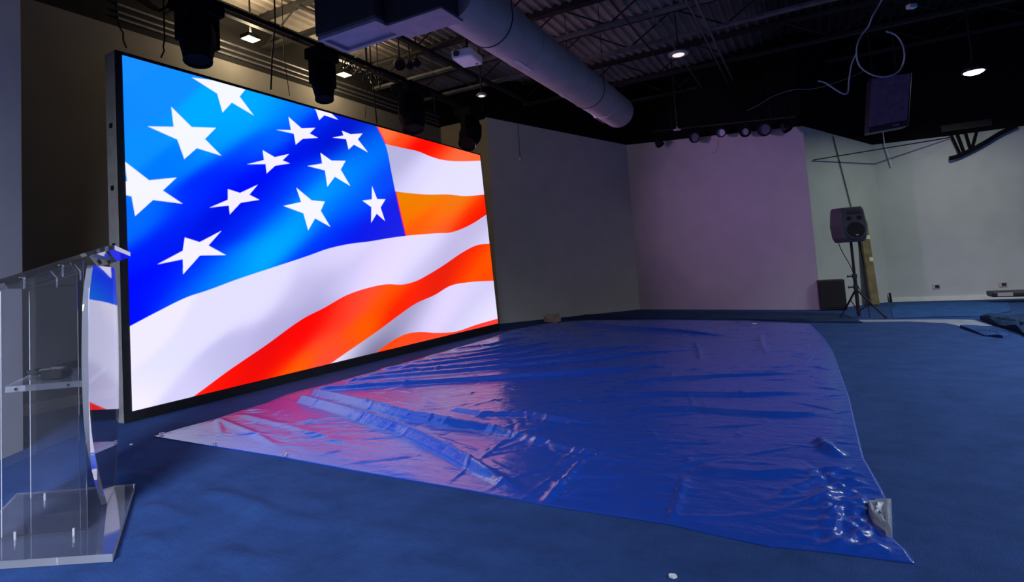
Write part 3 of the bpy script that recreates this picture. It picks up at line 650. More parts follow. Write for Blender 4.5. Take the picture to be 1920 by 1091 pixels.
lowr = [g.bm.verts.new((p[0], p[1], 0.004)) for p in base]
for i in range(len(base)): g.bm.faces.new((rings[0][i], lowr[i], lowr[(i+1) % len(base)], rings[0][(i+1) % len(base)]))
fo = g.build('folded_corner', M['tarpgrey'], tarp, smooth=True); fo['label'] = 'grey underside folded over'
for px, py in ((297, 817), (398, 836), (534, 858)):
    p = flo(px, py); c = p + (flo(600, 800)-p)*0.02
    g = MB(); g.tube([(c[0]+0.014*math.cos(a), c[1]+0.014*math.sin(a), 0.016) for a in np.linspace(0, 2*math.pi, 13)[:-1]], 0.004, 6, closed=True); gr = g.build('grommet', M['chrome'], tarp, smooth=True)

# ------------------------------------------------------------------ acrylic lectern
lat = np.array([math.cos(math.radians(146.5)), math.sin(math.radians(146.5))]); fwd = np.array([0.845, 0.536])
NP = np.array([-3.245, 1.548])
t = thing('lectern', 'clear acrylic lectern with slanted top beside the LED wall', 'lectern', (NP[0]-0.2, NP[1]-0.1, 0))
ZB = 0.035
bc = [at_z(*q, ZB) for q in ((211, 1038), (253, 907), (32, 924))]; nl = at_z(0, 1052, ZB); e = (nl-bc[0]); e = e/np.linalg.norm(e)
far_len = np.linalg.norm(bc[2]-bc[1])
b4 = bc[0]+e*far_len*1.05
g = MB(); g.prism([(p[0], p[1], 0.004) for p in (bc[0], bc[1], bc[2], b4)], (0, 0, ZB-0.004))
base_o = g.build('base_plate', M['baseacrylic'], t); edge_faces(base_o, lambda n: abs(n.z) < 0.3, M['softedge'])
def P2(f, l, z, o=NP): q = o+lat*l+fwd*f; return (q[0], q[1], z)
# front panel: bowed outline measured along the lateral axis
near = [(0.0, ZB), (-0.163, 0.19), (-0.324, 0.369), (-0.411, 0.53), (-0.443, 0.744), (-0.43, 0.92), (-0.395, 1.07), (-0.33, 1.17), (-0.28, 1.225)]
far = [(0.40, 1.235), (0.46, 1.12), (0.509, 0.93), (0.512, 0.70), (0.495, 0.52), (0.458, 0.352), (0.351, 0.14), (0.243, ZB)]
nperp = np.array([lat[1], -lat[0]])
def dens(pl):
    a = np.array(pl); n = 5; out = []
    for i in range(len(a)-1):
        p0, p1, p2, p3 = a[max(i-1, 0)], a[i], a[i+1], a[min(i+2, len(a)-1)]
        for k in range(n):
            u = k/n; out.append(0.5*((2*p1)+(p2-p0)*u+(2*p0-5*p1+4*p2-p3)*u*u+(3*p1-p0-3*p2+p3)*u**3))
    return out+[a[-1]]
outl = dens(near)+dens(far)
g = MB(); g.prism([P2(0, l, z) for l, z in outl], V(*(nperp*0.024), 0)); fp = g.build('front_panel', M['acrylic'], t); edge_faces(fp, lambda n: abs(n.x*nperp[0]+n.y*nperp[1]) < 0.5, M['softedge'])
# side panels with a bevelled rear top corner
def side(o_, L_, name='side_panel'):
    d_ = fwd*L_; th = lat*0.012
    z0, z1, ch = 1.150, 1.152+0.262*L_, 0.05
    out = [(0, ZB), (L_, ZB), (L_, z1), (0.012, z0+0.003), (0, z0-0.022)]
    g = MB(); g.prism([(o_[0]+fwd[0]*f, o_[1]+fwd[1]*f, z) for f, z in out], V(*th, 0))
    o1 = g.build(name, M['acrylic'], t, bevel=0.0015)
    g = MB(); g.prism([(o_[0]+fwd[0]*f, o_[1]+fwd[1]*f, z) for f, z in ((-0.0035, ZB), (-0.0005, ZB), (-0.0005, z0-0.022), (-0.0035, z0-0.022))], V(*(th), 0)); e1 = g.build('lit_rear_edge', M['edge'], o1)  # white strip paints the bright line of light along the rear edge
    return o1
side(np.array([-3.285, 1.172]), 0.36); side(np.array([-3.757, 1.465]), 0.245)
# reading desk
o0 = np.array([-3.29, 1.17])
sl = 0.262
def desk_pt(f, l, dz=0.0): q = o0+fwd*f+lat*l; return (q[0], q[1], 1.158+sl*f+dz)
rc = 0.07; crn = []
f0, f1, l0, l1 = -0.05, 0.50, -0.045, 0.70
for cf, cl, a0 in ((f1-rc, l1-rc, 0), (f0+rc, l1-rc, 90), (f0+rc, l0+rc, 180), (f1-rc, l0+rc, 270)):
    for k in range(7):
        a = math.radians(a0+k*15); crn.append((cf+rc*math.cos(a), cl+rc*math.sin(a)))
g = MB(); g.prism([desk_pt(f, l) for f, l in crn], (0, 0, 0.022)); rd = g.build('reading_desk', M['acrylic'], t)
for f, l in ((0.10, 0.03), (0.27, 0.03), (0.12, 0.60), (0.24, 0.60)):
    g = MB(); a = Vector(desk_pt(f, l, -0.05)); g.cyl(a, a+V(0, 0, 0.055), 0.004); g.build('dowel', M['screw'], t)
# shelf between the side panels
g = MB(); sz = 0.668
sA, sB = np.array([-3.272, 1.181]), np.array([-2.995, 1.357])
shp = [sA+lat*0.015, sB+lat*0.015, sB+lat*0.55, sA+lat*0.55]
g.prism([(p[0], p[1], sz) for p in shp], (0, 0, 0.028)); sh = g.build('shelf', M['baseacrylic'], t); edge_faces(sh, lambda n: abs(n.z) < 0.4, M['softedge'])
g = MB(); q0 = sA+lat*0.013; q1 = sA+fwd*0.085+lat*0.013
g.prism([(q0[0], q0[1], sz+0.001), (q1[0], q1[1], sz+0.001), (q1[0], q1[1], sz+0.027), (q0[0], q0[1], sz+0.027)], V(*(lat*-0.004), 0)); so = g.build('lit_shelf_edge', M['edge'], t); so['label'] = 'white end of the shelf, its piped light painted in'
for k in (0.045, 0.27):
    a = sA+fwd*k; g = MB(); g.cyl((a[0]-lat[0]*0.002, a[1]-lat[1]*0.002, sz+0.014), (a[0]+lat[0]*0.02, a[1]+lat[1]*0.02, sz+0.014), 0.006); g.build('shelf_screw', M['black'], t)
for px, py in ((28, 1010), (138, 1003), (85, 935)):
    p = at_z(px, py, ZB); g = MB(); g.cyl((p[0], p[1], ZB-0.03), (p[0], p[1], ZB+0.03), 0.005); g.build('base_dowel', M['screw'], t)
# things on the shelf
SH = sz+0.028
def shp_at(px, py): return at_z(px, py, SH)
p = shp_at(95, 699)
g = MB(); ring_pts = []
for k in range(40):
    a = k/40*2*math.pi*2; rr = 0.085+0.006*math.sin(k*1.7)
    ring_pts.append((p[0]+fwd[0]*rr*1.2*math.cos(a)+lat[0]*rr*math.sin(a), p[1]+fwd[1]*rr*1.2*math.cos(a)+lat[1]*rr*math.sin(a), SH+0.008+0.012*(k/40)))
g.tube(ring_pts, 0.007, 8); tag(g.build('cable_coil', M['cable'], smooth=True), 'black cable coiled on the clear lectern shelf', 'cable')
p = shp_at(107, 709)
t2 = thing('receiver_box', 'small dark box with pale plug on the lectern shelf', 'box', (p[0], p[1], SH))
g = MB(); a = math.atan2(fwd[1], fwd[0]); g.box((p[0], p[1], SH+0.022), (0.095, 0.07, 0.042), rotz(a)); g.build('body', M['blackplastic'], t2, bevel=0.004)
g = MB(); g.box((p[0]+fwd[0]*0.01-lat[0]*0.0, p[1]+fwd[1]*0.01, SH+0.049), (0.06, 0.025, 0.012), rotz(a)); g.build('plug', M['pipe'], t2, bevel=0.002)

# ------------------------------------------------------------------ stage lights on a pipe
PIPX = -4.8
rod('lighting_pipe', 'dark horizontal pipe carrying four stage lights over the screen', 'pipe', [(PIPX, 2.2, 3.80), (PIPX, 8.6, 3.80)], 0.024, M['stage'])
for y in (2.9, 5.4, 8.3):
    rod('pipe_hanger', {2.9: 'black hanger rod at near end of the lighting pipe', 5.4: 'black hanger rod at middle of the lighting pipe', 8.3: 'black hanger rod at far end of the lighting pipe'}[y], 'rod', [(PIPX, y, 3.80), (PIPX, y, DECK+0.02)], 0.009, M['black'], 'hanger rods of the lighting pipe')
def moving_head(px, py, tip_px, tip_py, size, label):
    top = at_x(px, py, PIPX); tip = at_x(tip_px, tip_py, PIPX)
    y = top[1]; t = thing('stage_light', label, 'stage light', (PIPX, y, 3.80), 'stage lights above the screen')
    zt = 3.775
    g = MB(); g.box((PIPX, y, zt+0.01), (0.06, 0.05, 0.10)); g.build('clamp', M['stage'], t, bevel=0.006)
    w = size
    g = MB(); g.box((PIPX, y, zt-0.10), (w*0.72, w*1.1, 0.13)); g.build('base', M['stage'], t, bevel=0.02)
    hz = (zt-0.165+tip[2])/2+0.03
    for s_ in (-1, 1):
        g = MB(); g.box((PIPX, y+s_*w*0.47, (zt-0.165+hz)/2-0.02), (0.10, 0.045, (zt-0.165-hz)+0.12)); g.build('yoke_arm', M['stage'], t, bevel=0.012)
    dirv = Vector((tip[0]-PIPX+0.05, tip[1]-y, tip[2]-hz)).normalized(); L_ = zt-0.165-tip[2]
    mt = Matrix.Translation((PIPX, y, hz)) @ dirv.to_track_quat('Z', 'Y').to_matrix().to_4x4()
    h = L_*0.5
    g = MB(); g.lathe([(w*0.22, -h*0.85), (w*0.36, -h*0.6), (w*0.42, -h*0.1), (w*0.42, h*0.35), (w*0.36, h*0.75), (w*0.33, h*0.98)], mt, 10); g.build('head', M['stage'], t, bevel=0.004)
    g = MB(); g.lathe([(w*0.34, h*0.96), (w*0.34, h*1.06), (w*0.30, h*1.06), (w*0.28, h*0.99)], mt, 16); g.build('lens_ring', M['stage'], t)
    return t
moving_head(370, 30, 365, 122, 0.36, 'large dark stage light hanging over the screen\'s left top corner')
moving_head(603, 100, 603, 192, 0.31, 'dark stage light hanging over the row of stars, second from left')
moving_head(770, 165, 770, 247, 0.46, 'dark stage light hanging where the blue field meets the stripes, third from left')
moving_head(880, 205, 868, 280, 0.44, 'dark tilted stage light hanging over the screen\'s right top corner')

# small par lights and a cable tangle among the joists over the screen
for k, (px, py, lab) in enumerate(((749, 119, 'largest of three small dark par lights under a joist over the screen'), (768, 121, 'middle one of three small dark par lights under a joist'), (781, 117, 'small dark par light under a joist, nearest the round duct'))):
    p = at_x(px, py, -5.0); rr = (0.085, 0.06, 0.06)[k]
    t = thing('par_light', lab, 'par light', tuple(p), 'small par lights under a joist')
    mt = Matrix.Translation(Vector(p)) @ Vector((0.5, -0.4, -0.6)).to_track_quat('Z', 'Y').to_matrix().to_4x4()
    g = MB(); g.lathe([(rr*0.5, -rr*1.3), (rr*0.9, -rr*0.8), (rr, rr*0.7), (rr*0.9, rr*0.75), (0.001, rr*0.4)], mt, 16); g.build('housing', M['black'], t, smooth=True)
    g = MB(); g.cyl(tuple(p), (p[0], p[1], DECK+0.01), 0.01, seg=8); g.build('hanger', M['black'], t)
pts = []
for k in range(60):
    q = at_x(640+k*1.25+6*math.sin(k*1.9), 118+k*0.55+9*math.sin(k*1.3)+5*math.cos(k*2.7), -5.3); pts.append((q[0]+0.05*math.sin(k*0.9), q[1], q[2]))
pts.append((pts[-1][0], pts[-1][1], DECK+0.01))
rod('cable_tangle', 'tangled dark cables hanging between second and third stage lights', 'cable', [tuple(q) for q in smooth_pts([Vector(q) for q in pts], 3)], 0.008, M['darkpipe'], None, 6)

# suspension cables above the screen
def cable_px(lab, pts, r, depthx, grp):
    P_ = [at_x(px, py, depthx) for px, py in pts]; P_ = [np.array([P_[0][0], P_[0][1], DECK+0.02])]+P_
    return rod('suspension_cable', lab, 'cable', [tuple(p) for p in P_], r, M['cable'], grp, 6)
G_ = 'thin cables above the LED wall'
cable_px('straight black cable dropping to screen top between first two stage lights', [(516, 40), (510, 110), (508, 168)], 0.009, -5.05, G_)
cable_px('thin black cable dropping to screen top just left of second stage light', [(533, 110), (543, 180)], 0.004, -5.05, G_)
cable_px('straight black cable dropping to the top right corner of the flag\'s blue field', [(695, 115), (700, 165), (707, 232)], 0.009, -5.05, G_)
cable_px('thin black cable left of the one at the blue field\'s corner', [(690, 140), (685, 222)], 0.004, -5.05, G_)
cable_px('thin black cable dropping between third and fourth stage lights', [(815, 205), (823, 260)], 0.004, -5.05, G_)
cable_px('crooked black cable hanging left of the screen top corner', [(218, 28), (224, 50), (231, 62), (231, 75), (237, 90)], 0.008, -5.4, G_)
cable_px('crooked black cable hanging beside the first stage light', [(308, 55), (309, 72), (306, 88), (308, 95), (302, 108)], 0.008, -5.3, G_)

# ------------------------------------------------------------------ projector, disc lights
p = at_x(876, 108, -3.45)
t = thing('projector', 'white projector hanging left of the round duct', 'projector', (p[0], p[1], p[2]-0.06))
g = MB(); g.box((p[0], p[1], p[2]), (0.26, 0.36, 0.11), rotz(0.15)); g.build('body', M['white'], t, bevel=0.02)
g = MB(); g.cyl((p[0]-0.03, p[1]-0.17, p[2]), (p[0]-0.035, p[1]-0.205, p[2]), 0.035); g.build('lens', M['black'], t)
g = MB(); g.cyl((p[0], p[1], p[2]+0.05), (p[0], p[1], DECK+0.01), 0.016); g.build('mount_pole', M['black'], t)
g = MB(); g.box((p[0]-0.06, p[1]-0.15, p[2]-0.045), (0.03, 0.03, 0.008)); g.box((p[0]+0.06, p[1]+0.12, p[2]-0.055), (0.03, 0.03, 0.008)); g.build('foot', M['black'], t)
def disc_light(p, r, lab, m='discglow'):
    t = thing('disc_light', lab, 'lamp', tuple(p), 'small round ceiling lamps')
    g = MB(); g.lathe([(r, 0), (r*1.05, 0.02), (r*0.7, 0.05), (0.02, 0.06)], Matrix.Translation(Vector(p)), 20); g.build('housing', M['duct'], t, smooth=True)
    g = MB(); g.lathe([(0.001, -0.006), (r*0.6, -0.005), (r*0.62, 0.001)], Matrix.Translation(Vector(p)), 20); g.build('lens', M[m], t)
    g = MB(); g.cyl(Vector(p)+V(0, 0, 0.055), (p[0], p[1], DECK+0.01), 0.01); g.build('stem', M['darkpipe'], t)
disc_light(at_y(903, 180, 7.8), 0.085, 'small round lamp between the projector and the grey wall')
disc_light(at_y(1272, 103, 8.3), 0.14, 'small round lamp beside the grey conduits')
p = at_y(1270, 243, 10.9)
t = thing('sprinkler_head', 'pale sprinkler head on a thin drop pipe near back wall', 'sprinkler', (p[0], p[1], p[2]))
g = MB(); g.lathe([(0.001, -0.012), (0.075, -0.008), (0.075, 0.004), (0.012, 0.02), (0.012, 0.06)], Matrix.Translation(Vector(p)), 16); g.build('plate', M['vent'], t, smooth=True)
g = MB(); g.cyl(Vector(p)+V(0, 0, 0.05), (p[0], p[1], DECK+0.01), 0.012); g.build('drop_pipe', M['darkpipe'], t)

# big lit lamp at the right
LP = at_y(1826, 135, 10.2)
t = thing('ceiling_lamp', 'bright lit round ceiling lamp at upper right', 'lamp', tuple(LP))
g = MB(); g.lathe([(0.14, 0.0), (0.15, 0.03), (0.09, 0.12), (0.03, 0.16)], Matrix.Translation(Vector(LP)), 24); g.build('shade', M['darkpipe'], t, smooth=True)
g = MB(); g.lathe([(0.001, -0.035), (0.07, -0.03), (0.115, -0.008), (0.12, 0.002)], Matrix.Translation(Vector(LP)), 24); g.build('bulb', M['lampglow'], t, smooth=True)
g = MB(); g.cyl(Vector(LP)+V(0, 0, 0.15), (LP[0], LP[1], DECK+0.01), 0.014); g.build('stem', M['black'], t)

# ------------------------------------------------------------------ can lights on a bar along the back wall
TY = 10.75
def bar_pt(px, py):   # bar runs parallel to the back wall, in front of it
    a = (C1[0]+0.1, C1[1]-0.32); b = (C2[0]+0.1, C2[1]-0.32); return at_plane(px, py, a, b)
b0, b1 = bar_pt(1225, 246), bar_pt(1492, 218)
rod('light_bar', 'dark bar carrying six can lights along the back wall', 'pipe', [tuple(b0), tuple(b1)], 0.02, M['black'])
for k, (q, lab) in enumerate(((b0*0.85+b1*0.15, 'dark rod hanging the left end of the can light bar'), (b0*0.15+b1*0.85, 'dark rod hanging the right end of the can light bar'))):
    rod('bar_hanger', lab, 'rod', [tuple(q), (q[0], q[1], DECK+0.02)], 0.009, M['black'], 'hangers of the can light bar')
labs = ['leftmost can light on the back wall bar, small and black', 'black rimmed can light second from left on the back wall bar', 'brightly reflecting can light third from left on the back wall bar', 'dimly reflecting can light fourth from left on the back wall bar', 'wide black rimmed can light fifth from left on the back wall bar', 'rightmost can light on the back wall bar, round and black']
for (px, py, r, face, k) in ((1237, 270, 0.085, 'dark', 0), (1302, 258, 0.105, 'open', 1), (1352, 249, 0.088, 'chrome', 2), (1397, 247, 0.10, 'half', 3), (1433, 243, 0.12, 'open', 4), (1476, 241, 0.09, 'dark', 5)):  # 'chrome' face: bright reflection put into the colour
    p = Vector(bar_pt(px, py)); tocam = (Vector((0.3, 0, 1.4))-p).normalized()
    if face == 'dark': tocam = (Vector((0.6, -0.3, -1.2))).normalized()
    bk = Vector((p.x, p.y, p.z)); f_ = (p-Vector(b0)).dot((Vector(b1)-Vector(b0)).normalized()); bp_ = Vector(b0)+(Vector(b1)-Vector(b0)).normalized()*f_
    t = thing('can_light', labs[k], 'can light', tuple(bk), 'can lights along the back wall')
    mt = Matrix.Translation(p) @ tocam.to_track_quat('Z', 'Y').to_matrix().to_4x4()
    g = MB(); g.lathe([(r*0.35, -r*1.5), (r*0.8, -r*1.2), (r*0.95, -r*0.5), (r, 0.0), (r*1.0, 0.03), (r*0.86, 0.03), (r*0.84, -0.01), (r*0.6, -r*0.5), (r*0.55, -r*0.55)], mt, 24); g.build('housing', M['black'], t, smooth=True)
    mm = {'dark': M['blackplastic'], 'open': mat('dull_reflector', (0.20, 0.16, 0.22), 0.5, metal=0.3, noise=0.3, scale=30), 'chrome': mat('bright_reflection', (0.85, 0.78, 0.88), 0.35, noise=0.15, scale=40), 'half': mat('dim_reflection', (0.45, 0.40, 0.48), 0.4, noise=0.3, scale=40)}[face]  # bright and grey tones put the cans' reflections into the colour
    rr = r*(0.80 if face != 'half' else 0.62)
    g = MB(); g.lathe([(r*0.10, -r*0.42), (rr*0.6, -r*0.30), (rr, -0.012)], mt, 20); g.build('reflector', mm, t, smooth=True)
    g = MB(); g.lathe([(r*0.13, -r*0.5), (r*0.13, -r*0.2), (0.001, -r*0.12)], mt, 12); g.build('bulb', M['black'] if face != 'chrome' else M['pipe'], t, smooth=True)
    g = MB()
    side_ = tocam.cross(Vector((0, 0, 1))).normalized()*r*1.12
    top_ = Vector((p.x, p.y, bp_.z-0.022))
    g.tube([p+side_, p+side_*0.9+V(0, 0, r*0.7), top_, p-side_*0.9+V(0, 0, r*0.7), p-side_], 0.008, 6); g.build('yoke', M['black'], t)

# thin wires hanging below the can lights
wp = [bar_pt(*q) for q in ((1347, 262), (1346, 275), (1342, 286), (1336, 288))]
rod('loose_wire', 'thin loose wire dangling below the bright can light', 'wire', [tuple(q) for q in wp], 0.003, M['cable'], None, 5)

# ------------------------------------------------------------------ hanging loudspeaker with cable loop
fc = Vector(EYEV+ray(1665, 193)*7.2)
t = thing('hanging_speaker', 'dusty dark loudspeaker hanging from the ceiling at upper right', 'loudspeaker', tuple(fc))
R_ = cam.matrix_world.to_3x3(); 
xa = Vector((0.99, 0.02, 0.05)).normalized(); za = Vector((-0.02, -0.10, 1)).normalized(); ya = za.cross(xa).normalized(); za = xa.cross(ya)
za = (za + xa*0.0).normalized()
RM = Matrix((xa, ya, za)).transposed()
def hs(x, y, z): return fc + xa*x + ya*y + za*z
out = [(-0.27, -0.34), (0.17, -0.34), (0.29, 0.32), (-0.15, 0.36)]
g = MB(); g.prism([hs(x, -0.05, z) for x, z in out], ya*0.42); g.build('cabinet', M['blackplastic'], t, bevel=0.012)
g = MB(); g.prism([hs(x*0.93+0.003, -0.062, z*0.86+0.03) for x, z in out], ya*0.014); g.build('grille', M['purplebox'], t, bevel=0.004)
g = MB(); g.box(hs(0.04, -0.056, -0.30), (0.07, 0.012, 0.025), RM); g.build('badge', M['pipe'], t)
for s_ in (-0.1, 0.16):
    g = MB(); a = hs(s_, 0.12, 0.33); g.cyl(a, (a.x, a.y, DECK+0.01), 0.007); g.build('hanger_chain', M['black'], t)
p = at_y(1709, 12, 8.0)
t = thing('smoke_detector', 'tiny white ceiling fixture at top edge right of cable loop', 'detector', tuple(p))
g = MB(); g.box(tuple(p), (0.10, 0.07, 0.05), rotz(0.6)); g.build('body', M['white'], t, bevel=0.01)
g = MB(); g.cyl((p[0], p[1], p[2]+0.02), (p[0], p[1], DECK+0.01), 0.01, seg=8); g.build('stem', M['black'], t)
# cable coil in front of it
cl = Vector(EYEV+ray(1651, 102)*7.0); pts = []
for q in ((1662,59),(1680,66),(1692,83),(1696,103),(1692,122),(1682,136),(1664,143),(1645,143),(1625,135),(1611,122),(1606,103),(1608,82),(1616,65),(1628,50),(1636,30),(1648,10),(1656,-6)):
    pts.append(Vector(EYEV+ray(*q)*(7.0+0.03*math.sin(q[0])+0.02*math.cos(q[1]*0.1))))
pts = smooth_pts(pts)
loop_o = rod('cable_loop', 'white cable hanging in a round loop above the dusty loudspeaker', 'cable', [tuple(q) for q in pts]+[(pts[-1].x+0.05, pts[-1].y-0.02, DECK-0.5), (pts[-1].x+0.06, pts[-1].y-0.03, DECK+0.03)], 0.0095, M['whitecable'])
pts = smooth_pts([Vector(EYEV+ray(*q)*6.98) for q in ((1606,100),(1597,120),(1592,150),(1590,172),(1582,176),(1570,170),(1555,160),(1545,154),(1534,152))])
g = MB(); g.tube(pts, 0.009, 8); o = g.build('loose_end', M['whitecable'], loop_o, smooth=True); o['label'] = 'loose hooked end of the white cable'
pts = smooth_pts([Vector(EYEV+ray(*q)*7.6) for q in ((1620,133),(1585,148),(1550,160),(1520,167),(1488,168),(1450,180),(1420,198),(1400,207))])
rod('sagging_cable', 'thin grey cable sagging leftward from the hanging loudspeaker', 'cable', [tuple(q) for q in pts], 0.006, M['pipe'])

# ------------------------------------------------------------------ speaker on tripod
tp = np.array([0.533, 9.66])
t = thing('speaker_stand', 'black tripod speaker stand near the back wall', 'stand', (tp[0], tp[1], 0))
g = MB(); g.cyl((tp[0], tp[1], 0.40), (tp[0], tp[1], 1.13), 0.019); g.build('upper_pole', M['black'], t, smooth=True)
g = MB(); g.cyl((tp[0], tp[1], 0.05), (tp[0], tp[1], 0.62), 0.025); g.build('lower_pole', M['black'], t, smooth=True)
for z in (0.62, 0.46):
    g = MB(); g.cyl((tp[0], tp[1], z-0.03), (tp[0], tp[1], z+0.03), 0.034); c_ = g.build('collar', M['blackplastic'], t, smooth=True)
    g = MB(); g.cyl((tp[0]-0.03, tp[1], z), (tp[0]-0.085, tp[1]-0.02, z), 0.012); g.box((tp[0]-0.09, tp[1]-0.02, z), (0.018, 0.05, 0.03)); g.build('knob', M['blackplastic'], c_)
legs_px = [(1661, 597), (1585, 581), (1611, 593)]
for px, py in legs_px:
    f_ = flo(px, py)
    g = MB(); g.cyl((tp[0], tp[1], 0.43), (f_[0], f_[1], 0.015), 0.014); lg = g.build('leg', M['black'], t, smooth=True)
    g = MB(); g.lathe([(0.018, -0.014), (0.022, 0.0), (0.016, 0.03)], Matrix.Translation((f_[0], f_[1], 0.016)), 12); g.build('rubber_foot', M['blackplastic'], lg)
    md = (np.array([tp[0], tp[1], 0.43])+np.array([f_[0], f_[1], 0.015]))/2
    g = MB(); g.cyl((tp[0], tp[1], 0.10), tuple(md), 0.008, seg=8); g.build('brace', M['black'], t)
sp = np.array([tp[0]-0.02, tp[1]-0.02]); sa = math.radians(-8)
t = thing('tripod_speaker', 'charcoal loudspeaker mounted on the tripod stand', 'loudspeaker', (sp[0], sp[1], 1.12))
RS = rotz(math.radians(6))
def ls(x, y, z): v_ = RS @ Vector((x, y, 0)); return Vector((sp[0]+v_.x, sp[1]+v_.y, 1.12+z))
# wedge body: plan outline, tapering to the left rear, front faces the camera side
front = [(-0.10, -0.17), (0.215, -0.17), (0.235, -0.05), (0.12, 0.17), (-0.13, 0.17), (-0.235, 0.02)]
g = MB(); lvl = [(0.0, 0.80), (0.07, 0.93), (0.24, 1.0), (0.46, 0.90), (0.51, 0.82)]
rings = [[g.bm.verts.new(ls(x*k, y*k if z not in (0.0,) else y*k, z)) for x, y in front] for z, k in lvl]
g.bm.faces.new(list(reversed(rings[0]))); g.bm.faces.new(rings[-1])
for A, Bq in zip(rings, rings[1:]):
    for i in range(6): g.bm.faces.new((A[i], A[(i+1) % 6], Bq[(i+1) % 6], Bq[i]))
g.build('cabinet', M['greyplastic'], t, bevel=0.015)
cx = 0.07
mf = Matrix.Translation(ls(cx, -0.165, 0.17)) @ (RS @ Matrix.Rotation(math.pi/2, 3, 'X')).to_4x4()
g = MB(); g.lathe([(0.125, -0.02), (0.135, 0.004), (0.122, 0.010), (0.112, 0.002)], mf, 28); g.build('woofer_ring', M['greyplastic'], t, smooth=True)
g = MB(); g.lathe([(0.112, 0.006), (0.06, -0.01), (0.001, -0.012)], mf, 28); g.build('woofer', M['cone'], t, smooth=True)
for dx in (-0.07, 0.06):
    m2 = Matrix.Translation(ls(cx+dx, -0.162, 0.345)) @ (RS @ Matrix.Rotation(math.pi/2, 3, 'X')).to_4x4()
    g = MB(); g.lathe([(0.030, -0.015), (0.030, 0.008), (0.022, 0.008), (0.001, 0.0)], m2, 16); g.build('port', M['cone'], t)
g = MB(); g.box(ls(cx, -0.152, 0.43), (0.17, 0.03, 0.055), RS); g.build('horn', M['blackplastic'], t, bevel=0.008)
g = MB(); g.box(ls(cx+0.01, -0.182, 0.10), (0.035, 0.006, 0.018), RS); g.build('badge', M['label'], t)
# cables below the speaker
pts = smooth_pts([Vector((sp[0]-0.14, sp[1]+0.05, 1.13)), Vector((sp[0]-0.10, sp[1]+0.06, 0.98)), Vector((tp[0]-0.03, tp[1]+0.05, 0.75)), Vector((tp[0]+0.02, tp[1]+0.06, 0.5)), Vector((tp[0]+0.12, tp[1]+0.08, 0.25)), Vector((tp[0]+0.14, tp[1]+0.12, 0.012))])
rod('speaker_cable', 'thin black cable running from tripod speaker down to floor', 'cable', [tuple(q) for q in pts], 0.006, M['cable'])
# black floor box left of the stand
bx = [flo(1543, 583), flo(1582, 581)]
c_ = (bx[0]+bx[1])/2; d_ = (bx[1]-bx[0]); w_ = np.linalg.norm(d_); an = math.atan2(d_[1], d_[0])
t = thing('floor_speaker', 'black boxy floor loudspeaker standing against the back wall', 'loudspeaker', (c_[0], c_[1], 0))
RB = rotz(an-0.25)
g = MB(); g.box((c_[0]+0.0, c_[1]+0.13, 0.262), (0.40, 0.24, 0.50), RB); 
for s1 in (-0.15, 0.15): g.box(Vector((c_[0], c_[1]+0.13, 0.006))+RB @ V(s1, 0, 0), (0.04, 0.2, 0.012), RB)
g.build('cabinet', M['case'], t, bevel=0.01)
g = MB(); g.box(Vector((c_[0], c_[1]+0.13, 0.27))+RB @ V(0, -0.125, 0), (0.36, 0.012, 0.44), RB); g.build('grille', M['grate'], t, bevel=0.004)
# timber board leaning on the jog wall
j = (np.array(C3)-np.array(C2)); j = j/np.linalg.norm(j); jn = np.array([j[1], -j[0]])
def jog(px, py, off=0.0):
    a = np.array(C2)+jn*off; return at_plane(px, py, a, a+j)
bA = jog(1641, 573, 0.20); bT = jog(1617, 415, 0.035)
t = thing('timber_board', 'raw timber board leaning on the wall behind the tripod', 'board', (bA[0], bA[1], 0))
zt_ = Vector((bT[0]-bA[0], bT[1]-bA[1], bT[2])).normalized(); xt_ = Vector((j[0], j[1], 0)); xt_ = (xt_-zt_*xt_.dot(zt_)).normalized(); yt_ = zt_.cross(xt_); RT = Matrix((xt_, yt_, zt_)).transposed()
Lb = Vector((bT[0]-bA[0], bT[1]-bA[1], bT[2])).length
o_b = Vector((bA[0], bA[1], 0.012))
g = MB(); g.box(o_b+zt_*Lb/2, (0.19, 0.035, Lb), RT); g.build('plank', M['wood'], t, bevel=0.003)
for h_, w_ in ((0.80, 0.09), (1.20, 0.09)):
    g = MB(); g.box(o_b+zt_*h_+xt_*0.055-yt_*0.0185, (w_, 0.004, 0.07), RT); g.build('tape_strip', M['tape'], t)
# cable down the jog wall, from the ceiling line to the floor
pts = [jog(1562, 255, 0.02), jog(1576, 310, 0.02), jog(1597, 392, 0.02), jog(1612, 460, 0.02), jog(1624, 515, 0.02), jog(1633, 556, 0.02)]
rod('microphone_cable', 'black cable running down the wall behind the tripod speaker', 'cable', [tuple(q) for q in pts], 0.008, M['cable'])
rw = lambda px, py, off=0.02: at_plane(px, py, (C3[0], 12.26-off), (8, 12.30-off))
# thin rod crossing in front of the right corner, black arm on the right wall
p0 = jog(1525, 300, 0.03); p1 = rw(1780, 258, 0.06)
rod('long_rod', 'thin long black rod spanning the corner behind the hanging loudspeaker', 'rod', [tuple(p0), tuple(p1)], 0.010, M['black'])
p1 = rw(1800, 285, 0.1)
t = thing('mounting_arm', 'black strutted mounting arm high on right wall', 'bracket', tuple(p1))
g = MB(); g.tube(smooth_pts([Vector(rw(*q, 0.08)) for q in ((1780, 297), (1792, 294), (1815, 284), (1845, 268), (1875, 250), (1905, 236))]), 0.036, 10); g.build('arm', M['stage'], t, smooth=True)
for (qa, qb) in (((1783, 252), (1800, 288)), ((1795, 250), (1808, 286)), ((1810, 247), (1820, 280)), ((1832, 244), (1822, 278))):
    g = MB(); g.cyl(tuple(rw(*qa, 0.06)), tuple(rw(*qb, 0.06)), 0.022, seg=8); g.build('strut', M['stage'], t)
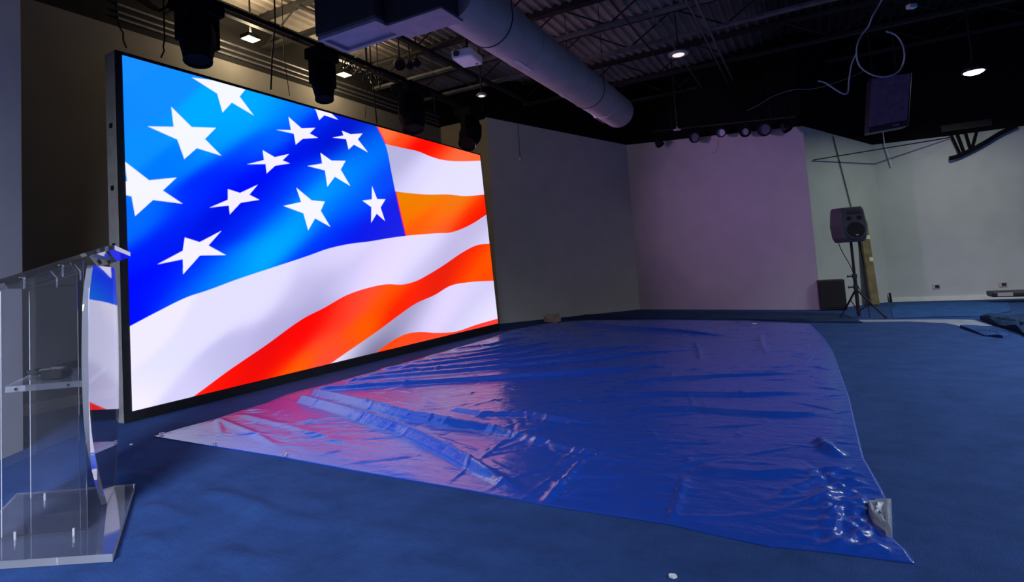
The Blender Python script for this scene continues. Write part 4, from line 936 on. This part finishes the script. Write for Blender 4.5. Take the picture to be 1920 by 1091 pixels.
pq = rw(1812, 244, 0.04); g = MB(); g.box((pq[0], pq[1]+0.02, pq[2]+0.08), (0.7, 0.08, 0.12)); g.build('mount_plate', M['black'], t)
pc = rw(1658, 268, 0.05); pd_ = rw(1672, 312, 0.05)
rod('pale_cord', 'thin pale cord hanging below the dusty loudspeaker by the right wall corner', 'cord', [(pc[0], pc[1], pc[2]+0.3), tuple(pc), tuple(pd_)], 0.009, M['trimwhite'])
# outlets on the right wall
for px, py, lab in ((1755, 537, 'small dark wall outlet low on right wall, left one'), (1880, 533, 'small dark wall outlet above the black case')):
    p = rw(px, py, 0.0); t = thing('outlet', lab, 'outlet', tuple(p), 'outlets on the right wall')
    g = MB(); g.box((p[0], p[1]-0.006, p[2]), (0.11, 0.012, 0.08)); g.build('cover_plate', M['duct'], t, bevel=0.003)
    g = MB(); g.box((p[0]+0.015, p[1]-0.014, p[2]), (0.06, 0.006, 0.05)); g.build('socket', M['blackplastic'], t)
p = rw(1671, 566, 0.05); g = MB(); g.cyl((p[0], p[1]-0.02, 0.0), (p[0]-0.01, p[1]-0.02, 0.17), 0.018); tag(g.build('pipe_stub', M['black'], smooth=True), 'short black pipe stub standing in the right wall corner', 'pipe')
# long black case at the right edge of the frame
p = at_y(1858, 555, 11.6); pz = at_y(1858, 547, 11.6)[2]; pb = at_y(1858, 557, 11.6)[2]
t = thing('equipment_case', 'long black case raised on a dark foot at right frame edge', 'case', (p[0]+0.5, p[1], 0))
g = MB(); g.box((p[0]+0.55, p[1]+0.1, (pz+pb)/2), (1.1, 0.35, pz-pb)); g.build('body', M['case'], t, bevel=0.02)
pl = at_y(1882, 551, 11.6); g = MB(); g.box((pl[0], p[1]-0.078, pl[2]), (0.19, 0.008, 0.055)); g.build('label_plate', M['label'], t)
for dx in (0.62, 0.98):
    g = MB(); g.box((p[0]+dx, p[1]+0.1, pb/2), (0.09, 0.25, pb)); g.build('foot', M['case'], t)
# hook on the grey wall
p = at_plane(975, 298, WL, C1); n_ = np.array([(C1[1]-WL[1]), -(C1[0]-WL[0])]); n_ = n_/np.linalg.norm(n_)
t = thing('cable_hook', 'tiny white hook high on the grey wall', 'hook', tuple(p))
g = MB(); g.box((p[0]+n_[0]*0.012, p[1]+n_[1]*0.012, p[2]), (0.03, 0.03, 0.06)); g.build('tab', M['white'], t, bevel=0.004)
g = MB(); g.cyl((p[0]+n_[0]*0.006, p[1]+n_[1]*0.006, p[2]+0.02), (p[0]+n_[0]*0.006, p[1]+n_[1]*0.006, 4.0), 0.003, seg=6); g.build('wire', M['cable'], t)

# ------------------------------------------------------------------ loose carpet pieces, bare patch, scraps
def sheet(name, px, z, m, label, cat, wav=0.0, seed=1, lowz=0.001):
    base = np.array([flo(*q) for q in px]); g = MB(); cen = base.mean(axis=0); rs = []
    N_ = 8; r_ = np.random.default_rng(seed); n = len(base); dense = []
    for i in range(n):
        for k in range(6): dense.append(base[i]+(base[(i+1) % n]-base[i])*k/6)
    dense = np.array(dense)
    low = [g.bm.verts.new((p[0], p[1], lowz)) for p in dense]; rs.append(low)
    for k in range(N_):
        f = k/N_; rs.append([g.bm.verts.new((*(dense[i]+(cen-dense[i])*f), z+wav*(0.5+0.5*math.sin(i*0.7+k*1.1+seed)))) for i in range(len(dense))])
    c_ = g.bm.verts.new((*cen, z+wav*0.5))
    for A, Bq in zip(rs, rs[1:]):
        for i in range(len(A)): g.bm.faces.new((A[i], A[(i+1) % len(A)], Bq[(i+1) % len(A)], Bq[i]))
    for i in range(len(dense)): g.bm.faces.new((rs[-1][i], rs[-1][(i+1) % len(dense)], c_))
    o = g.build(name, m, smooth=True)
    if label: tag(o, label, cat)
    return o
sheet('carpet_strip', [(1055, 599), (1096, 591), (1165, 592), (1206, 587), (1300, 587), (1530, 587), (1583, 590), (1618, 606), (1525, 605), (1400, 600), (1250, 598), (1100, 599)], 0.012, M['darkcarpet'], 'dark navy carpet strip between tarpaulin and back wall', 'carpet', 0.012, 2)
sheet('carpet_piece', [(1672, 580), (1682, 571), (1760, 569), (1890, 567), (1895, 585), (1835, 594), (1674, 597)], 0.005, M['bluecarpet'], 'blue carpet piece along the right wall', 'carpet', 0.014, 4)
g = MB(); g.prism([(*flo(*q), 0.0006) for q in [(1610, 600), (1785, 599), (1825, 600), (1862, 611), (1800, 612), (1772, 606), (1700, 603), (1612, 604)]], (0, 0, 0.003))
tag(g.build('bare_patch', M['concrete']), 'bare pale floor patch where carpet was pulled up', 'floor patch')
sheet('carpet_heap', [(1838, 599), (1880, 597), (1990, 594), (2000, 645), (1925, 632), (1905, 622), (1866, 611)], 0.03, M['darkcarpet'], 'rumpled dark carpet scraps heaped at right frame edge', 'carpet', 0.05, 6)
sheet('carpet_flap', [(1800, 614), (1858, 613), (1896, 628), (1880, 634), (1845, 630)], 0.012, M['carpet'], 'peeled blue carpet flap in front of the bare patch', 'carpet', 0.02, 7)
sheet('crumpled_paper', [(1020, 603), (1024, 599), (1036, 600), (1048, 598), (1052, 602), (1040, 605)], 0.05, M['paper'], 'crumpled brownish paper at the tarpaulin\'s far left corner', 'paper', 0.06, 8)
for px, py, r, lab in ((1262, 1082, 0.012, 'tiny white scrap on the carpet at the bottom frame edge'), (246, 834, 0.010, 'tiny white scrap on carpet between lectern and tarpaulin'), (1415, 611, 0.025, 'tiny white scrap on the tarpaulin\'s far edge')):
    p = flo(px, py); z_ = 0.03 if py == 611 else 0.0
    g = MB(); g.prism([(p[0]+r*1.2*math.cos(a+0.3*math.sin(a*3)), p[1]+r*math.sin(a), z_+0.001) for a in np.linspace(0, 2*math.pi, 9)[:-1]], (0, 0, 0.006)); tag(g.build('paper_scrap', M['white']), lab, 'scrap', 'white scraps on the floor')

# ------------------------------------------------------------------ light
def area(name, loc, target, size, power, col, spread=180):
    l = bpy.data.lights.new(name, 'AREA'); l.shape = 'DISK'; l.size = size; l.energy = power; l.color = col; l.spread = math.radians(spread)
    o = bpy.data.objects.new(name, l); COL.objects.link(o); o.location = loc
    d = Vector(target)-Vector(loc); o.rotation_euler = d.to_track_quat('-Z', 'Y').to_euler(); return o
area('lamp_right', (LP[0], LP[1], LP[2]-0.06), (LP[0], LP[1], 0), 0.2, 40, (0.86, 1.0, 0.80), 165)
area('lamp_far_right', (5.4, 5.5, 4.3), (5.0, 5.5, 0), 1.6, 470, (0.80, 0.88, 1.0), 130)
area('lamp_behind', (3.0, -3.0, 4.4), (2.6, -1.0, 0), 1.6, 190, (0.74, 0.80, 1.0), 110)
area('fill_behind_left', (0.4, -3.2, 4.3), (-3.5, 1.6, 0.2), 2.0, 88, (0.74, 0.81, 1.0), 50)  # added fill light for the lectern, left wall end and screen side
area('purple_fill', (-4.62, 7.68, 3.10), (0.2, 10.9, 1.6), 0.2, 16, (0.74, 0.42, 0.96), 80)  # added purple fill on the back wall; the stage light is unlit
for w_ in (w1, w2):
    area('warm_deck_fill', (w_[0], w_[1], w_[2]+0.07), (w_[0]+0.35, w_[1], w_[2]+1.2), 0.14, 14, (1.0, 0.80, 0.48), 170)  # added light aimed up at the deck; the square lamps face down
    l = bpy.data.lights.new('warm_lamp', 'POINT'); l.energy = 18; l.color = (1.0, 0.82, 0.54); l.shadow_soft_size = 0.06
    o = bpy.data.objects.new('warm_lamp', l); COL.objects.link(o); o.location = (w_[0], w_[1], w_[2]-0.09)
w = bpy.data.worlds.new('world'); scene.world = w; w.use_nodes = True
bg = w.node_tree.nodes['Background']; bg.inputs['Color'].default_value = (0.55, 0.62, 1.0, 1); bg.inputs['Strength'].default_value = 0.006

vs = scene.view_settings; vs.view_transform = 'Standard'; vs.look = 'None'; vs.gamma = 1.0; vs.exposure = 0.0; vs.use_curve_mapping = False
